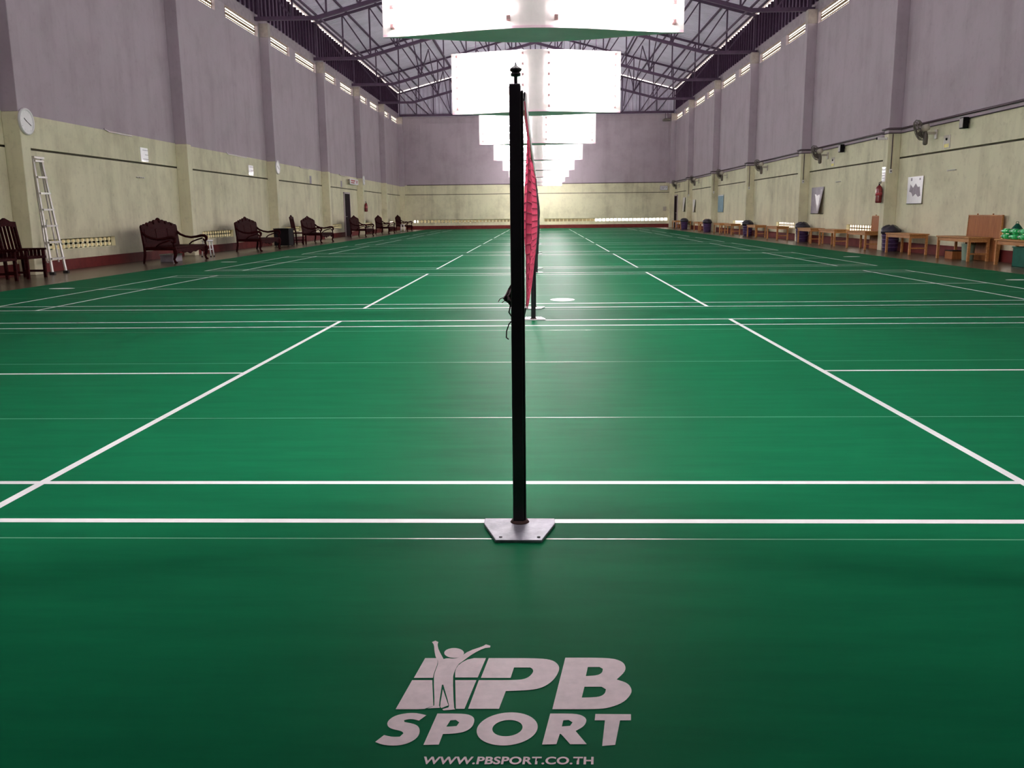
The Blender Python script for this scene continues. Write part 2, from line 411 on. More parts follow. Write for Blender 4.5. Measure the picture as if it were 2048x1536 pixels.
LOGO={
'court_a': [[(-0.2166, -0.9981), (-0.1878, -0.9977), (-0.182, -1.0193), (-0.1862, -1.0685), (-0.186, -1.0926), (-0.2311, -1.0933)]] ,
'court_b': [[(-0.2338, -1.1039), (-0.1863, -1.1032), (-0.1705, -1.2147), (-0.1834, -1.2221), (-0.1903, -1.2278), (-0.2527, -1.2287)]] ,
'court_c': [[(-0.1048, -0.9966), (-0.0659, -0.9961), (-0.0798, -1.0893), (-0.1333, -1.09), (-0.1366, -1.055), (-0.1294, -1.0253)]] ,
'court_d': [[(-0.1321, -1.1025), (-0.0821, -1.1018), (-0.0999, -1.2248), (-0.119, -1.225)]] ,
'gap': [[(-0.1568, -1.1436), (-0.1371, -1.2114), (-0.1518, -1.2228), (-0.1557, -1.2156)]] ,
'body': [[(-0.2097, -0.9143), (-0.2018, -0.9068), (-0.1932, -0.9141), (-0.194, -0.9287), (-0.1873, -0.9573), (-0.1703, -1.0023), (-0.1624, -0.9974), (-0.1434, -1.0006), (-0.1292, -0.9894), (-0.1111, -0.9599), (-0.0782, -0.936), (-0.0702, -0.925), (-0.0583, -0.9321), (-0.0588, -0.9415), (-0.0742, -0.9445), (-0.0997, -0.9738), (-0.1221, -1.0118), (-0.1324, -1.0287), (-0.1383, -1.0647), (-0.1388, -1.0932), (-0.1241, -1.2196), (-0.1203, -1.2278), (-0.1457, -1.232), (-0.1492, -1.2271), (-0.1363, -1.2198), (-0.135, -1.2114), (-0.158, -1.1231), (-0.1612, -1.1232), (-0.1589, -1.209), (-0.155, -1.2217), (-0.1831, -1.2244), (-0.1704, -1.2158), (-0.1681, -1.2091), (-0.1839, -1.0938), (-0.1846, -1.0685), (-0.1805, -1.0173), (-0.1904, -0.9957), (-0.1979, -0.961), (-0.2027, -0.9288)]] ,
'P': [[(-0.0591, -0.996), (0.0608, -0.9945), (0.0978, -1.0022), (0.114, -1.0287), (0.1134, -1.058), (0.0997, -1.0992), (0.0771, -1.1301), (0.0487, -1.1442), (-0.011, -1.1492), (-0.0233, -1.2236), (-0.0917, -1.2246), (-0.0763, -1.1017), (0.0161, -1.1004), (0.0385, -1.0908), (0.0512, -1.0653), (0.0511, -1.0492), (0.0444, -1.0408), (0.0047, -1.0413), (-0.0019, -1.0901), (-0.0722, -1.091)]] ,
'B': [[(0.13, -0.9915), (0.2395, -0.9901), (0.2683, -1.0067), (0.2751, -1.0331), (0.2701, -1.0591), (0.2476, -1.0941), (0.2718, -1.1091), (0.2792, -1.1361), (0.2747, -1.1598), (0.2544, -1.1944), (0.2191, -1.2172), (0.1886, -1.222), (0.0949, -1.2235)], [(0.1832, -1.0363), (0.2113, -1.0359), (0.2189, -1.045), (0.216, -1.063), (0.2038, -1.0759), (0.1761, -1.0794)], [(0.1706, -1.1275), (0.2101, -1.127), (0.2194, -1.1382), (0.2158, -1.1577), (0.2008, -1.1724), (0.1621, -1.1747)]] ,
'S': [[(-0.1812, -1.2516), (-0.205, -1.2427), (-0.2275, -1.2442), (-0.2501, -1.2542), (-0.262, -1.273), (-0.2618, -1.2913), (-0.2507, -1.305), (-0.226, -1.3127), (-0.2212, -1.3212), (-0.2271, -1.3337), (-0.2428, -1.3349), (-0.2613, -1.3283), (-0.2756, -1.3531), (-0.2581, -1.3634), (-0.232, -1.3663), (-0.2101, -1.3602), (-0.1926, -1.343), (-0.1866, -1.3231), (-0.1897, -1.3004), (-0.2004, -1.2867), (-0.2253, -1.2787), (-0.2277, -1.2725), (-0.2181, -1.2671), (-0.206, -1.2679), (-0.1948, -1.273)]] ,
'p': [[(-0.1579, -1.2447), (-0.0961, -1.2438), (-0.0788, -1.2543), (-0.0737, -1.2701), (-0.0771, -1.2961), (-0.0918, -1.3141), (-0.1144, -1.3209), (-0.1374, -1.3223), (-0.1418, -1.3605), (-0.1735, -1.362)], [(-0.1266, -1.2709), (-0.1149, -1.2691), (-0.1066, -1.2785), (-0.1112, -1.2925), (-0.133, -1.2954)]] ,
'R': [[(0.0901, -1.2409), (0.1486, -1.24), (0.1659, -1.2532), (0.1687, -1.2689), (0.1612, -1.2898), (0.143, -1.3068), (0.1643, -1.3541), (0.1299, -1.3546), (0.1123, -1.3183), (0.1095, -1.3174), (0.1016, -1.3551), (0.0719, -1.357)], [(0.118, -1.2671), (0.1298, -1.2654), (0.1378, -1.2746), (0.1321, -1.2877), (0.1144, -1.2905)]] ,
'T': [[(0.1889, -1.241), (0.2666, -1.2409), (0.2642, -1.2648), (0.2406, -1.2652), (0.2228, -1.3555), (0.1958, -1.3598), (0.196, -1.356), (0.2081, -1.2657), (0.1859, -1.2661)]] ,
'head': [[(-0.1226, -0.9706), (-0.1227, -0.9755), (-0.1237, -0.9802), (-0.1256, -0.9845), (-0.1283, -0.9883), (-0.1317, -0.9915), (-0.1357, -0.9938), (-0.1402, -0.9953), (-0.1449, -0.9958), (-0.1497, -0.9954), (-0.1544, -0.994), (-0.1589, -0.9918), (-0.1629, -0.9888), (-0.1663, -0.9851), (-0.1691, -0.9808), (-0.171, -0.9761), (-0.172, -0.9712), (-0.172, -0.9663), (-0.1711, -0.9615), (-0.1693, -0.9571), (-0.1666, -0.9532), (-0.1631, -0.95), (-0.1591, -0.9476), (-0.1545, -0.946), (-0.1497, -0.9455), (-0.1448, -0.9459), (-0.14, -0.9473), (-0.1355, -0.9496), (-0.1314, -0.9528), (-0.128, -0.9566), (-0.1253, -0.961), (-0.1235, -0.9657)]] ,
'O': [[(0.0624, -1.3005), (0.0595, -1.3126), (0.0543, -1.3241), (0.047, -1.3346), (0.0379, -1.3437), (0.0274, -1.3512), (0.0159, -1.3569), (0.0037, -1.3604), (-0.0087, -1.3617), (-0.0208, -1.3608), (-0.0322, -1.3576), (-0.0426, -1.3524), (-0.0516, -1.3452), (-0.0588, -1.3363), (-0.0638, -1.326), (-0.0666, -1.3146), (-0.067, -1.3026), (-0.0649, -1.2903), (-0.0603, -1.2784), (-0.0533, -1.2673), (-0.0443, -1.2573), (-0.0336, -1.2491), (-0.0215, -1.2428), (-0.0086, -1.2388), (0.0046, -1.2374), (0.0175, -1.2385), (0.0296, -1.242), (0.0403, -1.2479), (0.0493, -1.2559), (0.0562, -1.2656), (0.0608, -1.2765), (0.0629, -1.2883)], [(0.0303, -1.298), (0.029, -1.3039), (0.0265, -1.3097), (0.0229, -1.3149), (0.0184, -1.3195), (0.0131, -1.3233), (0.0074, -1.3262), (0.0012, -1.328), (-0.005, -1.3286), (-0.0111, -1.3282), (-0.0169, -1.3266), (-0.0221, -1.3239), (-0.0265, -1.3203), (-0.0301, -1.3158), (-0.0325, -1.3106), (-0.0338, -1.3049), (-0.0339, -1.299), (-0.0327, -1.293), (-0.0304, -1.2871), (-0.0269, -1.2817), (-0.0224, -1.2769), (-0.0171, -1.2729), (-0.0112, -1.2699), (-0.0049, -1.2681), (0.0015, -1.2673), (0.0078, -1.2679), (0.0138, -1.2696), (0.019, -1.2724), (0.0235, -1.2762), (0.027, -1.2809), (0.0293, -1.2862), (0.0304, -1.292)]] ,
}
for part, keys, lab in (('logo_court_panel', ['court_a', 'court_b', 'court_c', 'court_d', 'gap'], 'pale slanted panel pieces behind the figure of the floor logo'),
                        ('logo_figure', ['body'], 'pale figure with raised arms in the floor logo'),
                        ('logo_figure_head', ['head'], 'pale oval head of the logo figure')):
    o = flat_print(part, [smooth(l, 1) for k in keys for l in LOGO[k]], 'logo', court_mat, 0.0052)
    o['label'] = lab
for k, nm in (('P', 'P'), ('B', 'B'), ('S', 'S'), ('p', 'small P'), ('O', 'O'), ('R', 'R'), ('T', 'T')):
    o = flat_print('logo_letter', [smooth(l) for l in LOGO[k]], 'logo', court_mat, 0.0052)
    o['label'] = 'pale printed letter %s of the floor logo' % nm
cu = bpy.data.curves.new('web_address', 'FONT')
cu.body = 'WWW.PBSPORT.CO.TH'
cu.size = 1.0; cu.offset = 0.028; cu.space_character = 1.04
o = curve_mesh('printed_web_address', cu, 'logo', court_mat, 0.0052)
xs = [v.co.x for v in o.data.vertices]; ys = [v.co.y for v in o.data.vertices]
bx0, bx1, by0, by1 = min(xs), max(xs), min(ys), max(ys)
for v in o.data.vertices:
    u, t = (v.co.x - bx0) / (bx1 - bx0), (v.co.y - by0) / (by1 - by0)
    v.co.x = -0.168 + .343 * u + (t - .5) * .002
    v.co.y = -1.4275 + .005 * u + .0255 * t
o['label'] = 'small pale printed web address on the mat'
for (x, y, rx, ry) in ((.348, 8.22, .155, .19), (-7.37, 10.58, .20, .10), (7.42, 10.9, .2, .1), (7.4, 18.3, .2, .1), (-7.4, 18.2, .2, .1)):
    lp = [(x + rx * math.cos(a / 12 * PI), y + ry * math.sin(a / 12 * PI)) for a in range(24)]
    o = flat_print('printed_emblem', [lp], 'line', court_mat, 0.0052)

# side walls: masonry with a groove, a paint change and openings for the ventilation blocks
Z_LOW, Z_HIGH = (0.43, 0.645), (7.36, 7.74)
def bay_openings(cols, low, offs):
    hi = []
    ends = cols[1:] + [YF]
    for a, b in zip(cols, ends):
        if a < 0: continue
        b2 = min(b, YF)
        for s, e in offs:
            e2 = min(a + e, b2 - .05)
            if e2 - (a + s) > .8: hi.append((a + s, e2))
    return low, hi
LLOW, LHIGH = bay_openings(LCOL, [(14.9, 17.95), (23.5, 26.2), (32.2, 34.6), (40.3, 42.3), (48.6, 50.6), (57.0, 59.0)], ((1.2, 3.95), (4.85, 8.2)))
RLOW, RHIGH = bay_openings(RCOL, [(13.7, 15.95), (23.2, 25.35), (31.1, 33.7), (39.2, 41.9), (47.6, 50.2), (56.2, 58.6)], ((1.3, 4.0), (4.8, 8.15)))

def side_wall(name, xi, s, low, high, cols, label):
    """xi: inner face; s: +1 when the outside lies at greater x."""
    m = MB()
    T = .12
    def seg(y0, y1, z0, z1, mi, inset=0.0):
        m.mi = mi
        a, b = xi + s * inset, xi + s * T
        m.box(min(a, b), max(a, b), y0, y1, z0, z1)
    def band(z0, z1, ops, mi):
        y = YN
        for a, b in ops:
            seg(y, a, z0, z1, mi); y = b
        seg(y, YF + .12, z0, z1, mi)
    seg(YN, YF + .12, 0, Z_LOW[0], 0)
    band(Z_LOW[0], Z_LOW[1], low, 0)
    seg(YN, YF + .12, Z_LOW[1], ZG, 0)
    seg(YN, YF + .12, ZG, ZG + .045, 2, inset=.06)
    seg(YN, YF + .12, ZG + .045, ZP, 0)
    seg(YN, YF + .12, ZP, Z_HIGH[0], 1)
    band(Z_HIGH[0], Z_HIGH[1], high, 1)
    seg(YN, YF + .12, Z_HIGH[1], ZT, 3)
    return tag(m.build(name, ['green', 'lilac', 'groove', 'beam']), label, 'wall', kind='structure')
side_wall('wall_left', XL, -1, LLOW, LHIGH, LCOL, 'long left wall, stained green below and lilac grey above')
side_wall('wall_right', XR, 1, RLOW, RHIGH, RCOL, 'long right wall, stained green below and lilac grey above')

# ventilation blocks in the openings
WN = [0]
def vent(xi, s, y0, y1, z0, z1, nz, gap_mid, hole, label, axis='y', cell=.115, vb=.25, mname='block'):
    WN[0] += 1
    m = MB()
    L = y1 - y0
    n = max(4, round(L / cell))
    def bx(a, b, c, d):
        if axis == 'y': m.box(min(xi + s * .10, xi + s * .11), max(xi + s * .10, xi + s * .11), a, b, c, d)
        else: m.box(a, b, xi + .09, xi + .11, c, d)
    H = (z1 - z0) / nz
    barz = H * (1 - hole)
    for i in range(nz + 1):
        t = barz * (1.6 if (gap_mid and i == nz // 2) else .8)
        bx(y0, y1, max(z0, z0 + i * H - t / 2), min(z1, z0 + i * H + t / 2))
    bw = L / n * vb
    for i in range(n + 1):
        y = y0 + L * i / n
        bx(max(y0, y - bw / 2), min(y1, y + bw / 2), z0, z1)
    return tag(m.build('window_%d' % WN[0], mname), label, 'vent', kind='structure')
for side, xi, s, low, high in (('left', XL, -1, LLOW, LHIGH), ('right', XR, 1, RLOW, RHIGH)):
    for i, (a, b) in enumerate(high):
        vent(xi, s, a, b, *Z_HIGH, 4, True, .50, 'high ventilation blocks on the %s wall, %s panel counted from the camera' % (side, NTH[i]), cell=.17, vb=.12)
    for i, (a, b) in enumerate(low):
        if side == 'left':
            vent(xi, s, a, b, *Z_LOW, 2, False, .50, 'low pierced ventilation blocks on the left wall, %s group from the camera' % NTH[i], cell=.2, vb=.5, mname='green')
        else:
            vent(xi, s, a, b, *Z_LOW, 2, False, .62, 'low ventilation blocks glowing on the right wall, %s group from the camera' % NTH[i], cell=.22)

# far and near end walls
m = MB()
EO = [(-9.15, -0.2), (-0.2, 9.2)]
m.mi = 0
m.box(XL, XR, YF, YF + .12, 0, .45)
m.box(XL, -9.15, YF, YF + .12, .45, .68); m.box(9.2, XR, YF, YF + .12, .45, .68); m.box(-.35, .35, YF, YF + .12, .45, .68)
m.box(XL, XR, YF, YF + .12, .68, 2.44)
m.mi = 2; m.box(XL, XR, YF + .04, YF + .12, 2.44, 2.48)
m.mi = 0; m.box(XL, XR, YF, YF + .12, 2.48, 3.12)
m.mi = 1; m.box(XL, XR, YF, YF + .12, 3.12, 7.85)
tag(m.build('wall_far', ['green', 'lilac', 'groove']), 'far end wall, green below and lilac above, behind the lights', 'wall', kind='structure')
vent(YF, 1, -9.15, -.35, .45, .68, 1, False, .62, 'low ventilation blocks along the far wall, left half', axis='x', cell=.25, vb=.45, mname='green')
vent(YF, 1, .35, 9.2, .45, .68, 1, False, .72, 'low ventilation blocks along the far wall, right half', axis='x', cell=.28, vb=.2, mname='green')
# closed block lattices set in the far wall
def lattice(x0, x1, z0, z1, nx, nz, label, idx):
    m = MB()
    for i in range(nx + 1):
        x = x0 + (x1 - x0) * i / nx
        m.box(x - .03, x + .03, YF - .03, YF + .0, z0, z1)
    for k in range(nz + 1):
        z = z0 + (z1 - z0) * k / nz
        m.box(x0, x1, YF - .026, YF + .0, z - .028, z + .028)
    tag(m.build('trim_%d' % idx, 'lilac'), label, 'block lattice', kind='structure')
lattice(-9.3, -8.45, 5.35, 7.3, 3, 11, 'closed block lattice high on the far wall, left', 1)
lattice(8.25, 9.1, 5.35, 7.3, 3, 11, 'closed block lattice high on the far wall, right', 2)
lattice(-9.3, 9.1, 7.4, 7.75, 60, 2, 'closed block course along the top of the far wall', 3)
m = MB()
m.mi = 0; m.box(XL, XR, YN - .12, YN, 0, ZP)
m.mi = 1; m.box(XL, XR, YN - .12, YN, ZP, ZT)
m.prism([(XL, ZT), (XR, ZT), (XR, ZE), (XC, ZA), (XL, ZE)], lambda u, v, h: (u, h, v), YN - .12, YN)
tag(m.build('wall_near', ['darkwall', 'darkwall']), 'near end wall behind the camera', 'wall', kind='structure')

# skirting
for nm, bx, lab in (('baseboard_left', (XL, XL + .025, YN, YF, 0, .22), 'dark red skirting along the left wall'),
                    ('baseboard_right', (XR - .025, XR, YN, YF, 0, .24), 'dark red skirting along the right wall'),
                    ('baseboard_far', (XL, XR, YF - .03, YF, 0, .25), 'dark red skirting along the far wall')):
    m = MB(); m.box(*bx); tag(m.build(nm, 'base_red'), lab, 'skirting', kind='structure')

# columns: green below, lilac above, pale bare head
tn = 4
for side, cols, x0, x1 in (('left', LCOL, XL, XL + .33), ('right', RCOL, XR - .33, XR)):
    for i, y in enumerate([c for c in cols if c > 0] + [YF - .30]):
        m = MB()
        m.mi = 0; m.box(x0, x1, y, y + .30, 0, ZP - .02)
        m.mi = 1; m.box(x0, x1, y, y + .30, ZP - .02, 7.38)
        m.mi = 2; m.box(x0, x1, y, y + .30, 7.38, 7.85)
        last = y > YF - 1
        lab = ('corner column where the %s wall meets the far wall' % side) if last else '%s column counted from the camera along the %s wall' % (NTH[i], side)
        tag(m.build('trim_%d' % tn, ['green', 'lilac', 'head'], bevel=.012), lab, 'column', kind='structure')
        tn += 1

# ribbed metal cladding between masonry and eave
def ribs(length, pitch, depth):
    out = []
    n = int(length / pitch)
    for i in range(n):
        a = i * pitch
        out += [(a, 0), (a + pitch * .30, 0), (a + pitch * .42, depth), (a + pitch * .88, depth)]
    out.append((length, 0))
    return out
def ribbed(prof, f0, f1, name, mname, label, cat, close=None):
    m = MB()
    pr = [(m.bm.verts.new(f0(u, d)), m.bm.verts.new(f1(u, d))) for u, d in prof]
    for (a, b), (c, d) in zip(pr, pr[1:]): m.bm.faces.new((a, c, d, b))
    return tag(m.build(name, mname, recalc=False), label, cat, kind='structure')
for side, x0, s in (('left', XL + .02, 1), ('right', XR - .02, -1)):
    m = MB()
    pr = [(m.bm.verts.new((x0 - s * d, YN + u, ZT - .02)), m.bm.verts.new((x0 - s * d, YN + u, ZE - .075))) for u, d in ribs(YF - YN, .25, .04)]
    for (p, q), (r, t) in zip(pr, pr[1:]): m.bm.faces.new((p, r, t, q))
    m.mi = 1
    y = 16.0
    while y < YF - .2:
        m.box(min(x0, x0 + s * .07), max(x0, x0 + s * .07), y, y + .13, ZT - .02, ZE - .09); y += .48
    tag(m.build('trim_%d' % tn, ['clad', 'stud'], recalc=False), 'ribbed metal cladding with dark studs above the %s wall' % side, 'cladding', kind='structure'); tn += 1
roofz = lambda x: ZA - SL * abs(x - XC)
ribbed(ribs(XR - XL, .27, .05), lambda u, d: (XL + u, YF + .02 + d, 7.83), lambda u, d: (XL + u, YF + .02 + d, roofz(XL + u) - .07),
       'trim_%d' % tn, 'roofm', 'ribbed metal gable above the far wall', 'cladding'); tn += 1
# roof sheets
m = MB()
pr = ribs(YF + .25 - YN, .25, .045)
for s in (-1, 1):
    xe = XL - .025 if s < 0 else XR + .025
    v = [(m.bm.verts.new((xe, YN + u, roofz(xe) + d)), m.bm.verts.new((XC, YN + u, ZA + d))) for u, d in pr]
    for (a, b), (c, d) in zip(v, v[1:]): m.bm.faces.new((a, c, d, b))
tag(m.build('ceiling', 'roofm', recalc=False), 'ribbed metal gable roof seen from below', 'roof', kind='structure')

# what stands outside the ventilation blocks
m = MB(); m.box(-40, 40, -40, 100, -.5, -.25)
tag(m.build('outside_ground', 'ground'), 'pale ground outside, seen only through the ventilation blocks', 'ground', kind='structure')
m = MB(); m.box(XL - 2.6, XL - 2.4, 10, 64, -.3, 2.2)
tag(m.build('outside_wall', 'outwall'), 'neighbouring wall close behind the left ventilation blocks', 'wall', kind='structure')
m = MB(); m.box(XL + 1, XR - 5.5, YF + 1.6, YF + 1.8, -.3, 2.0)
tag(m.build('outside_wall', 'outwall'), 'neighbouring wall behind the far ventilation blocks', 'wall', kind='structure')

# ================================================================== ROOF STEEL
TY = [21.75, 29.9, 38.2, 46.3, 54.2]
XK = 2.2                       # where the bottom chord starts to rise
def chord_z(x):
    d = min(x - XL, XR - x)
    return 7.92 + max(0.0, d - XK) * SL
PN = 16
xs_ = [XL + .15 + (XR - XL - .3) * i / PN for i in range(PN + 1)]
def make_truss(flat):
    t = thing('roof_truss', '', 'truss', group='steel trusses across the hall')
    m = MB()
    if flat:
        m.bar((xs_[0], 0, 7.95), (xs_[-1], 0, 7.95), .14, .14)
        low = lambda x: 7.95
    else:
        k1, k2 = XL + XK, XR - XK
        pts = [(XL + .02, 7.92), (k1, 7.92), (XC, chord_z(XC)), (k2, 7.92), (XR - .02, 7.92)]
        for a, b in zip(pts, pts[1:]): m.bar((a[0], 0, a[1]), (b[0], 0, b[1]), .13, .13)
        low = chord_z
    m.build('bottom_chord', 'steel', t)
    m = MB()
    top = lambda x: roofz(x) - .16
    for a, b in ((XL + .08, XC), (XC, XR - .08)): m.bar((a, 0, top(a)), (b, 0, top(b)), .10, .10)
    m.build('top_chord', 'steel', t)
    for i, x in enumerate(xs_):
        m = MB(); m.bar((x, 0, low(x)), (x, 0, top(x)), .06, .06)
        m.build('web_post', 'steel', t)
    for i in range(PN):
        a, b = xs_[i], xs_[i + 1]
        m = MB()
        if i < PN // 2: m.bar((a, 0, top(a)), (b, 0, low(b)), .055, .055)
        else: m.bar((a, 0, low(a)), (b, 0, top(b)), .055, .055)
        m.build('web_brace', 'steel', t)
    return t
t0 = make_truss(False)
for i, y in enumerate(TY):
    t = t0 if i == 0 else dup(t0, (0, y, 0))
    t.location = (0, y, 0)
    t['label'] = 'dark steel roof truss with kinked bottom chord, %s from the camera' % NTH[i]
te = make_truss(True); te.location = (0, YF - .12, 0)
te['label'] = 'dark steel truss with flat bottom chord against the far gable'
pl0 = None
NPL = 8
for side, sx in (('left', -1), ('right', 1)):
    for i in range(NPL):
        x = XC + sx * (0.35 + (XR - XC - .55) * i / (NPL - 1))
        z = roofz(x) - .065
        if pl0 is None:
            m = MB(); m.box(-.03, .03, YN + .2, YF - .03, -.04, .04)
            pl0 = m.build('roof_purlin', 'steel'); p = pl0
        else:
            p = pl0.copy(); COL.objects.link(p)
        p.location = (x, 0, z)
        tag(p, 'long dark purlin under the %s roof slope, %s from the ridge' % (side, NTH[i]), 'purlin', 'purlins under the roof')
tie0 = None
for lab, x in (('left kink', XL + XK), ('left quarter', XL + 5.3), ('right quarter', XR - 5.3), ('right kink', XR - XK)):
    if tie0 is None:
        m = MB(); m.box(-.03, .03, TY[0], YF - .12, -.03, .03)
        tie0 = m.build('truss_tie', 'steel'); p = tie0
    else:
        p = tie0.copy(); COL.objects.link(p)
    p.location = (x, 0, chord_z(x) + .09)
    tag(p, 'dark steel tie running lengthwise over the bottom chords, at the %s' % lab, 'tie bar', 'lengthwise ties between the trusses')
# diagonal sway braces between trusses
sb0 = None
for i in range(len(TY)):
    ya = TY[i]; yb = TY[i + 1] if i + 1 < len(TY) else YF - .12
    for lab, x in (('left', XL + 3.7), ('right', XR - 3.7)):
        m = MB()
        m.bar((x, ya + .1, chord_z(x) + .08), (x, (ya + yb) / 2, roofz(x) - .18), .05, .05)
        m.bar((x, (ya + yb) / 2, roofz(x) - .18), (x, yb - .1, chord_z(x) + .08), .05, .05)
        tag(m.build('sway_brace', 'steel'), 'V-shaped dark brace between trusses, %s bay, %s side' % (NTH[i], lab), 'brace', 'sway braces between the trusses')

# ================================================================== LAMPS
def make_lamp(faces):
    t = thing('light_fixture', '', 'light fixture', group='fluorescent light fixtures between the courts')
    N = 24
    HW, HD, z0, z1 = 1.55, .37, 2.89, 3.96
    hw = lambda x: .02 + (HD - .02) * (math.cos(min(1, abs(x) / HW) * PI) * .5 + .5) ** .8
    xs = [-HW + 2 * HW * i / N for i in range(N + 1)]
    front = [(x, -hw(x)) for x in xs]
    back = [(x, hw(x)) for x in reversed(xs)]
    m = MB(); m.prism(front + back, lambda u, v, h: (u, v, h), z0 + .02, z1)
    m.build('housing', 'lampw', t)
    m = MB(); m.prism([(x * 1.0, y * 1.04) for x, y in front + back], lambda u, v, h: (u, v, h), z0, z0 + .025)
    m.build('bottom_cover', 'lampt', t)
    # six tubes on each of the four faces
    for s in (-1, 1):
        for fy in faces:
            for k in range(6):
                z = 2.985 + .182 * k
                m = MB()
                a, b = (.24 * s, fy * (hw(.24) + .055), z), (1.44 * s, fy * (hw(1.44) + .055), z)
                mid = [tuple(a[j] + (b[j] - a[j]) * q for j in range(3)) for q in (0, .5, 1)]
                mid[1] = (mid[1][0], fy * max(abs(mid[1][1]), hw(mid[1][0]) + .05), z)
                m.mi = 0; m.tube([mid[0], mid[2]] if abs(mid[1][1]) <= abs((a[1] + b[1]) / 2) + .002 else mid, .013, 6)
                m.mi = 1
                for e in (a, b):
                    m.box(e[0] - .02, e[0] + .02, min(e[1] + .016 * fy, fy * (hw(e[0]) - .005)), max(e[1] + .016 * fy, fy * (hw(e[0]) - .005)), z - .02, z + .02)
                m.build('tube', ['tube', 'socket'], t)
    for x in (-1.1, 1.1):
        m = MB(); m.tube([(x, 0, z1), (x, 0, roofz(x) + .004)], .008, 6)
        m.build('hanger_rod', 'steel', t)
    return t
lampn = make_lamp((1,))
lamp0 = make_lamp((-1, 1))
for i, y in enumerate(LAMP):
    t = lampn if i == 0 else lamp0 if i == 1 else dup(lamp0, (0, y, 0))
    t.location = (0, y, 0)
    t['label'] = ('light fixture with tubes on one side only, overhead above the closest net post' if i == 0 else
                  'bright lens-shaped fluorescent light fixture, %s one ahead along the net line' % NTH[i - 1])

# ================================================================== NET POSTS AND NETS
PZ = 1.492
def make_post(s, plate):
    """s = -1: post on the near side line, its plate pointing to the camera."""
    t = thing('net_post', '', 'net post', group='black net posts')
    m = MB()
    m.box(-.026, .012, -.02, .02, .006, PZ)
    m.box(.012, .020, -.012, .012, .006, PZ - .02)
    m.build('upright', 'post', t, bevel=.004)
    m = MB()
    m.prism([(-.128, -.034 * s), (.120, -.034 * s), (.120, .020 * s), (.074, .180 * s), (-.080, .180 * s), (-.128, .022 * s)],
            lambda u, v, h: (u, v - 0.0, h), .0045, .015)
    pl = m.build('base_plate', plate, t, bevel=.002)
    for x in (-.064, .064):
        m = MB(); m.lathe([(.006, .0152), (.006, .0165)], (x, .155 * s, 0), 10)
        m.build('bolt', 'black', pl)
    m = MB(); m.lathe([(.034, .015), (.031, .018), (.028, .024)], (-.003, 0, 0), 14)
    m.build('weld', 'rust', t)
    m = MB()
    m.lathe([(.006, PZ), (.006, PZ + .022), (.016, PZ + .024), (.017, PZ + .032), (.013, PZ + .036), (.019, PZ + .04), (.018, PZ + .048), (.005, PZ + .056), (.003, PZ + .066)], (-.004, 0, 0), 12)
    m.tube([(-.004, 0, PZ + .04), (.016, 0, PZ + .046)], .003, 6)
    m.build('pulley', 'post', t)
    return t
pn = make_post(-1, 'plate'); pf = make_post(1, 'plate_white'); pw = make_post(-1, 'plate_white')
for i, c in enumerate(COURT):
    a = pn if i == 0 else (pw if i == 1 else dup(pw, (0, 0, 0)))
    a.location = (-.001, c - .035, 0)
    a['label'] = ('tall black net post on a steel base plate, closest to the camera' if i == 0 else
                  'black net post with white foot plate, near side of the %s court' % NTH[i])
    b = pf if i == 0 else dup(pf, (0, 0, 0))
    b.location = (0.0, c + 6.09, 0)
    b['label'] = 'black net post with white foot plate, far side of the %s court' % NTH[i]

def make_net(mname, wob, seed):
    rnd = random.Random(seed)
    t = thing('badminton_net', '', 'net', group='nets between the posts')
    L = 6.02
    NY, NZ = 150, 19
    ph = [rnd.uniform(0, 6.28) for _ in range(8)]
    top = lambda y: 1.445 + .03 * (y / L) - .035 * math.sin(PI * y / L)
    bot = lambda y: .735 - .05 * math.sin(PI * y / L) + (.03 if y < .3 else 0)
    def P(i, k):
        y = L * i / NY
        f = k / NZ
        x = .022 + wob * math.sin(PI * f) * (math.sin(y * 2.1 + ph[0]) + .6 * math.sin(y * 5.3 + ph[1] + f * 3) + .35 * math.sin(y * 11 + ph[2] + f * 7))
        return Vector((x, y + .03, bot(y) + (top(y) - bot(y)) * f))
    m = MB()
    w_ = .0016
    for k in range(NZ + 1):
        for i in range(NY): m.bar(P(i, k), P(i + 1, k), w_ * 2, w_ * 2)
    for i in range(NY + 1):
        for k in range(NZ): m.bar(P(i, k), P(i, k + 1), w_ * 2, w_ * 2)
    m.build('netting', mname, t, recalc=False)
    m = MB()
    for i in range(0, NY, 5):
        a, b = P(i, NZ), P(min(NY, i + 5), NZ)
        m.bar(a, b, .012, .055)
    m.build('top_tape', 'tape' if mname == 'net_red' else mname, t)
    m = MB()
    m.tube([(.0, -.012, 1.465), (.02, .03, 1.45)] + [tuple(P(i, NZ) + Vector((0, 0, .028))) for i in range(0, NY + 1, 10)] + [(.0, L + .046, 1.475)], .003, 6)
    m.build('head_cord', 'post', t)
    return t
nr = make_net('net_red', .016, 3)
nr.location = (0, COURT[0], 0)
nr['label'] = 'red mesh net hanging from the closest post along the view'
